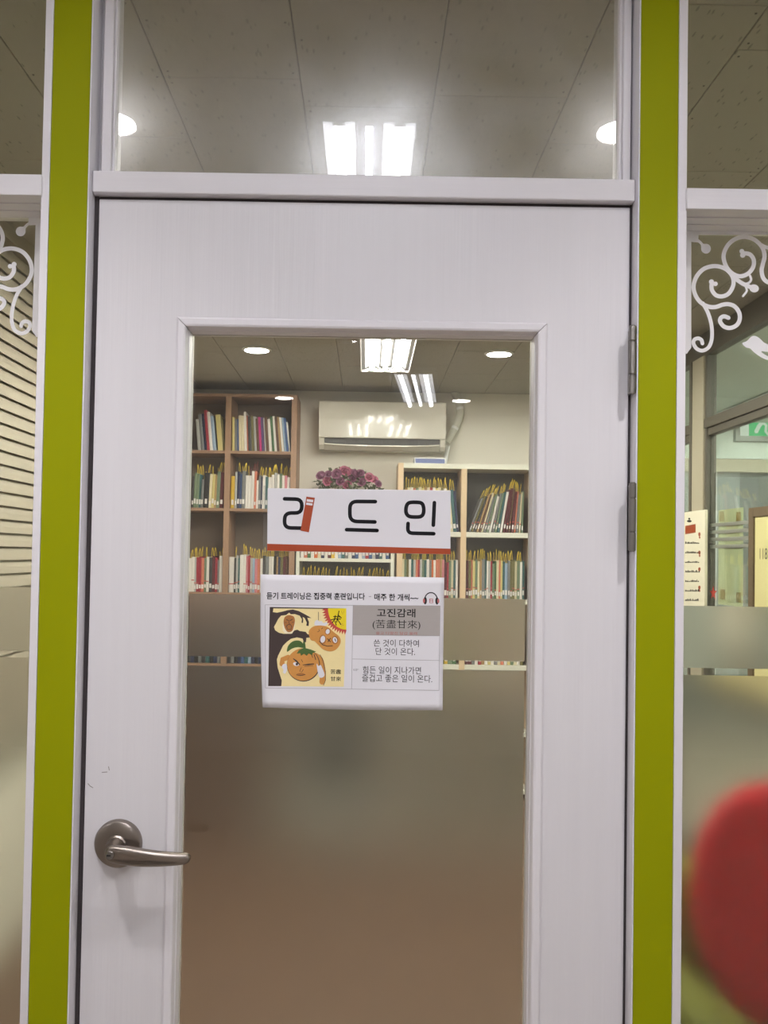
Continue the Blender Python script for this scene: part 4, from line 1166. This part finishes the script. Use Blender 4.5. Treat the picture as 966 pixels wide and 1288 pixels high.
# room beyond
YS = 5.6
us = lambda px, py: U(px, py, YS)
struct('wall_far', XR, 4.6, YS, YS + 0.1, us(930, 577).z, ZC, M['side_wall'], 'pale bulkhead wall of the room beyond')
struct('wall_side', 4.5, 4.6, 0.06, YS, 0, ZC, M['side_wall'], 'far side wall of the room beyond')
struct('trim_3', XR, 4.5, YS - 0.03, YS + 0.05, us(930, 594).z, us(930, 578).z, M['alu_pale'], 'beige metal beam under the bulkhead')
struct('wall_far', us(901, 650).x, us(931, 650).x, YS + 0.01, YS + 0.06, 0, us(930, 594).z, M['side_grey'], 'light grey panel under the beam')
struct('wall_far', us(931.5, 650).x, 4.5, YS + 0.02, YS + 0.06, 0, us(930, 594).z, M['side_grey2'], 'dark grey panel under the beam')
struct('trim_4', us(897.5, 650).x, us(900.5, 650).x, YS - 0.02, YS + 0.06, 0, us(930, 578).z, M['lampwhite'], 'thin white upright beside the grey panel')
struct('wall_far', XR, us(897.5, 650).x, YS + 0.01, YS + 0.06, 0, us(930, 594).z, M['side_grey'], 'grey pillar face under the beam')
struct('wall_side', XR + 0.0, XR + 0.10, YB + 0.02, YS, 0, ZC, M['side_wall'], 'short return wall behind the partition end')
# exit sign
e0, e1 = us(922, 535), us(974, 535)
ex = tag(empty('exit_sign', ((e0.x + e1.x) / 2, YS - 0.05, us(945, 556).z)), 'lit green and white exit sign on the bulkhead', 'sign')
hw = (e1.x - e0.x) / 2; hh = us(945, 514).z - us(945, 556).z
box('housing', -hw, hw, -0.0, 0.048, 0, hh, M['side_grey'], ex, 0.004)
box('lit_panel', -hw + 0.035, hw - 0.035, -0.004, 0.0, 0.04, hh - 0.035, M['exitwhite'], ex)
box('green_field', -hw + 0.10, hw - 0.035, -0.0065, -0.004, 0.04, hh - 0.035, M['exitgreen'], ex)
mx_, mz_ = -hw + 0.205, 0.045
run = [stroke2d([(0.0, 0.03), (0.02, 0.07), (0.045, 0.10), (0.05, 0.135)], 0.03), stroke2d([(0.045, 0.10), (0.075, 0.075), (0.07, 0.03), (0.09, 0.01)], 0.02), stroke2d([(0.01, 0.12), (0.05, 0.135), (0.08, 0.11), (0.10, 0.12)], 0.016), [disc2d(0.062, 0.165, 0.017)]]
flat('running_figure', [p for q in run for p in q], lambda a, b: Vector((mx_ + a - 0.05, -0.0072, mz_ + b)), M['exitwhite'], ex)
lampS = fixture(M['tube_side'], 'twin tube lamp in the room beyond the partition')
lampS.location = (2.6, 2.6, ZC)
fillS3 = copy_tree(lampS); fillS3.location = (2.2, 0.9, ZC); fillS3['label'] = 'added fill lamp in the room beyond, nearest the corridor'  # unseen lamp added to light the chair and frosted pane from the side
lampS2 = copy_tree(lampS); lampS2.location = (2.6, 4.5, ZC); lampS2['label'] = 'twin tube lamp in the room beyond, near the bulkhead'

# ================================================================== RED CHAIR BEHIND THE FROSTED SIDE PANE
def blob(name, cx, cy, cz, rx, ry, rz, m, parent, p=2.6, n=28, k=16):
    mb = MB(); vs, fs = [], []
    sg = lambda v, e: math.copysign(abs(v) ** e, v)
    for i in range(k + 1):
        f = -math.pi / 2 + math.pi * i / k
        for j in range(n):
            a = 2 * math.pi * j / n
            e = 2 / p
            vs.append((cx + rx * sg(math.cos(f), e) * sg(math.cos(a), e), cy + ry * sg(math.cos(f), e) * sg(math.sin(a), e), cz + rz * sg(math.sin(f), e)))
    for i in range(k):
        for j in range(n):
            fs.append((i * n + j, i * n + (j + 1) % n, (i + 1) * n + (j + 1) % n, (i + 1) * n + j))
    return obj(name, mb.add(vs, fs), m, parent, smooth=True)
ch = tag(empty('armchair', (0.88, 0.36, 0)), 'green padded armchair blurred behind the frosted side pane', 'chair')
blob('seat', 0, 0, 0.445, 0.21, 0.22, 0.055, M['greencloth'], ch, 4)
blob('backrest', 0, 0.25, 0.58, 0.24, 0.055, 0.16, M['greencloth'], ch, 3.5)
for sx in (-1, 1):
    blob('armrest', sx * 0.255, 0.0, 0.60, 0.045, 0.24, 0.05, M['greencloth'], ch, 3.5)
    for sy in (-1, 1):
        obj('leg', MB().tube([(sx * 0.235, sy * 0.20, 0.56), (sx * 0.245, sy * 0.22, 0.0)], [0.018, 0.013], 12), M['boardframe'], ch, smooth=True, auto=True)
rc = blob('round_cushion', 0, 0, 0, 0.20, 0.075, 0.245, M['redcloth'], None, 2.3)
rc.location = (0.885, 0.34, 0.752); rc.rotation_euler.x = -0.18
tag(rc, 'deep red rounded cushion blurred behind the frosted side pane', 'cushion')

# ================================================================== SIGN AND POSTER ON THE DOOR PANE
C5 = lambda a, b: (320 + a / 3.715, 600 + b / 3.715)
SY = GY - 0.0036                              # front face of the sign board
def s3(k): return lambda a, b: U(*C5(a, b), SY) + Vector((0, -k * 0.00018, 0))
sb = MB().prism([U(*C5(a, b), SY) for a, b in ((62, 52), (917, 63), (916, 362), (59, 345))], Vector((0, 0, 0)), Vector((0, 0.0030, 0)))
sg = tag(obj('door_sign', sb, M['signwhite'], None, 0.0006), 'white sign board with large black Korean letters and a red stripe', 'sign')
flat('red_stripe', [[(60, 312), (916, 335), (916, 361), (59.5, 344)]], s3(1), M['rust'], sg)
def rounded(pts, r=16, k=5):
    """polyline with rounded corners"""
    out = [pts[0]]
    for i in range(1, len(pts) - 1):
        p, a, b = Vector(pts[i]), Vector(pts[i - 1]), Vector(pts[i + 1])
        d1, d2 = (a - p), (b - p)
        q1, q2 = p + d1.normalized() * min(r, d1.length / 2), p + d2.normalized() * min(r, d2.length / 2)
        for j in range(k + 1):
            t = j / k
            out.append(tuple((1 - t) ** 2 * q1 + 2 * t * (1 - t) * p + t * t * q2))
    out.append(pts[-1])
    return out
WS = 17.5
o = flat('letter', stroke2d(rounded([(141, 102), (222, 104), (221, 168), (142, 168), (140, 237), (222, 239)], 30), WS), s3(1), M['ink'], sg)
o = flat('letter', stroke2d(rounded([(565, 115), (446, 114), (446, 207), (563, 210)], 34), WS) + stroke2d([(431, 246), (573, 250)], WS), s3(1), M['ink'], sg)
oval = smooth_path([(752, 118), (780, 122), (790, 140), (790, 168), (778, 184), (750, 187), (722, 183), (709, 166), (710, 138), (722, 121)], 5, True)
o = flat('letter', stroke2d(oval + [oval[0]], WS) + stroke2d([(841, 120), (836, 225)], WS) + stroke2d(rounded([(718, 217), (716, 262), (838, 265)], 24), WS), s3(1), M['ink'], sg)
C8 = lambda a, b: ((a / 9.66) * 3.715, (b / 9.66) * 3.715)
bk = flat('book_shaped_letter', [[C8(*p) for p in ((632, 238), (735, 252), (662, 672), (560, 652))]], s3(2), M['rust'], sg)
flat('book_stripe', [[C8(*p) for p in ((638, 268), (716, 278), (712, 308), (634, 298))], [C8(*p) for p in ((631, 310), (708, 321), (704, 348), (627, 337))]], s3(3), M['signwhite'], bk)
tp = flat('clear_tape', [[(42, 40), (62, 40), (60, 350), (40, 350)]], s3(0.5), M['tape'], sg)

PY = GY - 0.0012
def curl(a, b):
    """the sheet lifts a little from the pane towards its lower edge and corners (crop coordinates)"""
    u, v = (a - 30) / 857, (b - 460) / 625
    return 0.0045 * max(0, v - 0.55) ** 2 * 4 * (0.35 + abs(u - 0.45) * 1.3) + 0.0015 * max(0, u - 0.9) * 8 * max(0, v)
def p3(k):
    def f(a, b):
        p = U(*C5(a, b), PY)
        return p + Vector((0, -curl(a, b) - 0.00012 - k * 0.00014, 0))
    return f
# sheet as a fine grid between its four (slightly bowed) edges
mb = MB(); NX, NZ = 24, 20
def sheet(u, v):
    L = Vector((30 + 10 * v - 6 * math.sin(math.pi * v) * (v < 1), 455 + 620 * v)); R = Vector((887 - 9 * v, 470 + 618 * v))
    p = L.lerp(R, u); p.y += 5 * math.sin(math.pi * u) * v
    return p
for i in range(NZ + 1):
    for j in range(NX + 1):
        q = sheet(j / NX, i / NZ); mb.v.append(tuple(p3(-0.6)(q.x, q.y)))
for i in range(NZ):
    for j in range(NX):
        a = i * (NX + 1) + j; mb.f.append((a, a + 1, a + NX + 2, a + NX + 1))
ps = obj('poster', mb, M['paper'], None, smooth=True)
tag(ps, 'white printed sheet with persimmon picture taped under the sign', 'poster')
sol = ps.modifiers.new('thickness', 'SOLIDIFY'); sol.thickness = 0.00012; sol.offset = 1.0 if False else -1.0
def sub(poly, n=6):
    """subdivide a quad into strips so that print follows the curl"""
    (a, b, c, d) = [Vector(p) for p in poly]
    out = []
    for i in range(n):
        for j in range(n):
            g = lambda u, v: tuple(a.lerp(b, u).lerp(d.lerp(c, u), v))
            out.append([g(i / n, j / n), g((i + 1) / n, j / n), g((i + 1) / n, (j + 1) / n), g(i / n, (j + 1) / n)])
    return out
def pline(p, q, w=1.6, n=10):
    return stroke2d([tuple(Vector(p).lerp(Vector(q), i / n)) for i in range(n + 1)], w, False)
flat('grey_cell', sub([(460, 600), (868, 602), (866, 742), (458, 738)]), p3(1), M['cellgrey'], ps)
tl = pline((50, 597), (868, 602)) + pline((868, 602), (862, 996)) + pline((862, 996), (52, 985)) + pline((52, 985), (50, 597)) + pline((461, 599), (454, 990)) + pline((458, 738), (866, 742)) + pline((457, 850), (864, 857))
flat('table_lines', tl, p3(2), M['ink_pale'], ps)
T = lambda n, s, L, R, h, m, bold=0.0: flat(n, text_between(s, L, R, h, bold), p3(2), m, ps)
T('heading_text', '듣기 트레이닝은 집중력 훈련입니다', (57, 571), (516, 575), 33, M['ink'], 0.02)
T('heading_text', '-', (534, 560), (546, 560), 3, M['ink_pale'])
T('heading_text', '매주 한 개씩~~', (560, 577), (766, 580), 33, M['ink'], 0.02)
T('title_text', '고진감래', (572, 654), (752, 656), 40, M['ink'], 0.012)
T('title_text', '(苦盡甘來)', (552, 712), (775, 715), 46, M['ink'], -0.004)
T('small_red_text', '쓸고 다할진 달감 올래', (568, 736), (760, 738), 14, M['redtext'])
T('body_text', '쓴 것이 다하여', (557, 792), (768, 795), 34, M['ink_grey'])
T('body_text', '단 것이 온다.', (566, 831), (750, 834), 34, M['ink_grey'])
T('body_text', '힘든 일이 지나가면', (506, 918), (778, 922), 35, M['ink_grey'])
T('body_text', '즐겁고 좋은 일이 온다.', (503, 956), (830, 961), 35, M['ink_grey'])
T('hand_mark', '☞', (463, 906), (487, 906), 11, M['ink_pale'])
# headphones icon
arc = [(825 + 30 * math.cos(t), 576 - 36 * math.sin(t)) for t in [math.pi * k / 16 for k in range(17)]]
hp = flat('headphone_icon', stroke2d(arc, 5) + [disc2d(798, 578, 8, 17), disc2d(853, 579, 8, 17)], p3(2), M['ink_grey'], ps)
flat('headphone_pad', [disc2d(792, 578, 5, 11), disc2d(859, 579, 5, 11)], p3(3), M['redtext'], hp)
flat('headphone_letter', stroke2d([(819, 570), (833, 570), (833, 588), (819, 588), (819, 570)], 3.5) + stroke2d([(819, 579), (833, 579)], 3), p3(3), M['redtext'], hp)

# ---- picture: persimmons on a branch, in the printed cell
K = 3.715 / 8.05
C9 = lambda a, b: ((10 + a / 8.05) * 3.715, (150 + b / 8.05) * 3.715)
m9 = lambda polys: [[C9(*p) for p in q] for q in polys]
pic = flat('picture', sub([C9(75, 108), C9(850, 122), C9(825, 915), C9(60, 908)]), p3(1), M['p_cream'], ps)
pf = lambda n, polys, k, m: flat(n, m9(polys), p3(k), M[m], pic)
trunk = [(75, 108), (850, 122), (848, 130), (112, 122), (106, 160), (150, 166), (200, 156), (260, 140), (310, 134), (370, 150), (420, 176), (470, 204), (497, 222), (455, 217), (472, 262), (468, 302), (444, 296), (450, 268), (430, 222), (408, 208), (414, 240), (411, 270), (397, 268), (400, 230),
         (378, 196), (330, 180), (288, 182), (272, 166), (240, 190), (190, 196), (160, 230), (140, 270), (118, 310), (130, 345), (170, 370), (215, 380), (290, 380), (325, 345), (355, 338), (380, 352), (440, 360), (456, 382), (490, 392), (492, 416), (446, 420), (442, 465), (418, 465), (408, 428), (350, 416), (290, 430), (250, 460), (210, 500), (185, 550),
         (160, 600), (147, 640), (155, 720), (180, 800), (197, 850), (192, 908), (60, 908)]
pf('tree_trunk', [trunk], 2, 'p_trunk')
cx, cy = 850, 122
redp = [(cx, cy)]
for k in range(29):
    t = math.pi / 2 + (math.pi / 2) * k / 28
    r = 232 if k % 2 == 0 else 268
    redp.append((cx + min(0, r * math.cos(t)) * 0.93, cy + r * math.sin(t) * (1.0 if math.sin(t) > 0.02 else 0)))
sun = pf('sun_rays', [redp], 2, 'p_red')
flat('sun_disc', m9([[(cx, cy)] + [(cx + 185 * math.cos(math.pi / 2 + math.pi / 2 * k / 20), cy + 216 * math.sin(math.pi / 2 + math.pi / 2 * k / 20)) for k in range(21)]]), p3(3), M['p_yellow'], pic)
sq = []
for s in (((695, 238), (740, 228), (792, 230)), ((776, 150), (766, 200), (752, 262)), ((740, 195), (728, 240), (708, 268)), ((768, 190), (800, 218)), ((735, 250), (748, 292)), ((762, 236), (795, 285)), ((722, 205), (785, 210))):
    sq += stroke2d(list(s), 9)
pf('brushed_mark', sq, 4, 'ink')
pf('brushed_mark', stroke2d([(800, 150), (815, 185), (825, 155)], 3) + stroke2d([(785, 290), (815, 275), (800, 305), (822, 290)], 4), 4, 'p_brown')
pf('dried_fruit_edge', [[(205, 300), (220, 230), (240, 200), (300, 190), (330, 215), (330, 290), (322, 345), (300, 378), (230, 376), (208, 350)]], 3, 'p_pale')
pf('dried_fruit', [smooth_path([(232, 205), (270, 190), (318, 205), (330, 250), (318, 310), (300, 352), (262, 362), (234, 335), (216, 280), (218, 235)], 3, True)], 4, 'p_brown')
pf('face_lines', stroke2d([(245, 235), (262, 245)], 7) + stroke2d([(282, 245), (305, 232)], 7) + stroke2d([(272, 245), (268, 275), (280, 278)], 5) + stroke2d([(245, 300), (262, 285), (285, 287), (298, 305), (290, 335), (255, 335), (245, 300)], 6) + stroke2d([(225, 265), (245, 265)], 4) + stroke2d([(300, 265), (318, 262)], 4), 5, 'p_trunk')
pf('glove', [smooth_path([(528, 290), (535, 250), (560, 240), (575, 255), (600, 250), (620, 272), (650, 260), (660, 280), (630, 300), (590, 300), (560, 298)], 3, True)], 3, 'paper')
pf('stem', stroke2d([(568, 160), (568, 240)], 5), 3, 'p_trunk')
pf('upside_down_fruit', [smooth_path([(470, 360), (510, 310), (580, 295), (660, 310), (720, 360), (780, 410), (792, 470), (750, 535), (690, 558), (620, 540), (570, 495), (530, 455), (490, 440)], 4, True)], 4, 'p_orange')
pf('eyes', [disc2d(662, 357, 20, 26, 16, 0.3), disc2d(612, 435, 24, 36, 16, 0.2), disc2d(735, 442, 22, 30, 16, -0.3)], 6, 'paper')
pf('face_lines', [disc2d(662, 357, 30, 34, 16), disc2d(612, 437, 36, 48, 16), disc2d(735, 442, 34, 42, 16)], 5, 'p_brown')
pf('face_lines', stroke2d([(578, 455), (610, 490), (660, 505), (710, 500)], 7) + stroke2d([(560, 360), (580, 350), (572, 335)], 5) + stroke2d([(600, 330), (612, 318)], 5) + stroke2d([(660, 430), (690, 460)], 8) + stroke2d([(690, 425), (665, 460)], 8) + stroke2d([(735, 430), (742, 455)], 9), 7, 'p_trunk')
pf('leaf', [smooth_path([(250, 562), (262, 500), (310, 456), (370, 448), (410, 475), (425, 522), (360, 515), (300, 530)], 4, True)], 3, 'p_green')
pf('arm', stroke2d([(262, 618), (205, 640), (200, 685)], 52) + stroke2d(smooth_path([(535, 600), (585, 640), (606, 720), (612, 800), (606, 865)], 4), 58), 3, 'p_orange')
pf('fruit_outline', [disc2d(416, 694, 168, 168, 36)], 4, 'p_trunk')
pf('large_fruit', [disc2d(413, 690, 162, 163, 36)], 5, 'p_orange')
pf('calyx', [[(348, 580), (370, 545), (415, 525), (412, 460), (432, 460), (440, 525), (490, 538), (545, 560), (510, 575), (505, 598), (470, 578), (450, 602), (422, 582), (392, 602), (384, 576)]], 6, 'p_green')
pf('glove', [smooth_path([(196, 715), (215, 685), (246, 690), (250, 740), (232, 782), (208, 770), (215, 745)], 3, True)], 6, 'paper')
pf('glove', [smooth_path([(555, 730), (552, 680), (568, 705), (590, 695), (604, 720), (630, 790), (612, 820), (575, 815)], 3, True)], 6, 'paper')
pf('eye', [disc2d(342, 686, 30, 19, 18, 0.25)], 6, 'paper')
pf('face_lines', [disc2d(350, 686, 12, 14, 14)] + stroke2d([(315, 632), (345, 655), (378, 690)], [8, 16, 10]) + stroke2d([(412, 694), (465, 690), (520, 684)], [6, 16, 10]) + stroke2d([(425, 710), (512, 702)], 4) + stroke2d([(395, 722), (378, 758), (400, 766), (415, 740)], 5) + stroke2d([(345, 795), (390, 800), (435, 792)], 6)
   + stroke2d([(395, 640), (408, 665)], 5) + stroke2d([(525, 590), (540, 640)], 8) + stroke2d([(500, 595), (510, 620)], 6) + stroke2d([(585, 590), (610, 640), (640, 760), (640, 850), (620, 900)], 5), 7, 'p_trunk')
pf('lips', [disc2d(388, 790, 42, 15, 18)], 6, 'p_brown')
pf('picture_text', text_between('苦盡', (690, 785), (796, 787), 46, 0.01) + text_between('甘來', (690, 857), (796, 859), 46, 0.01), 2, 'ink')
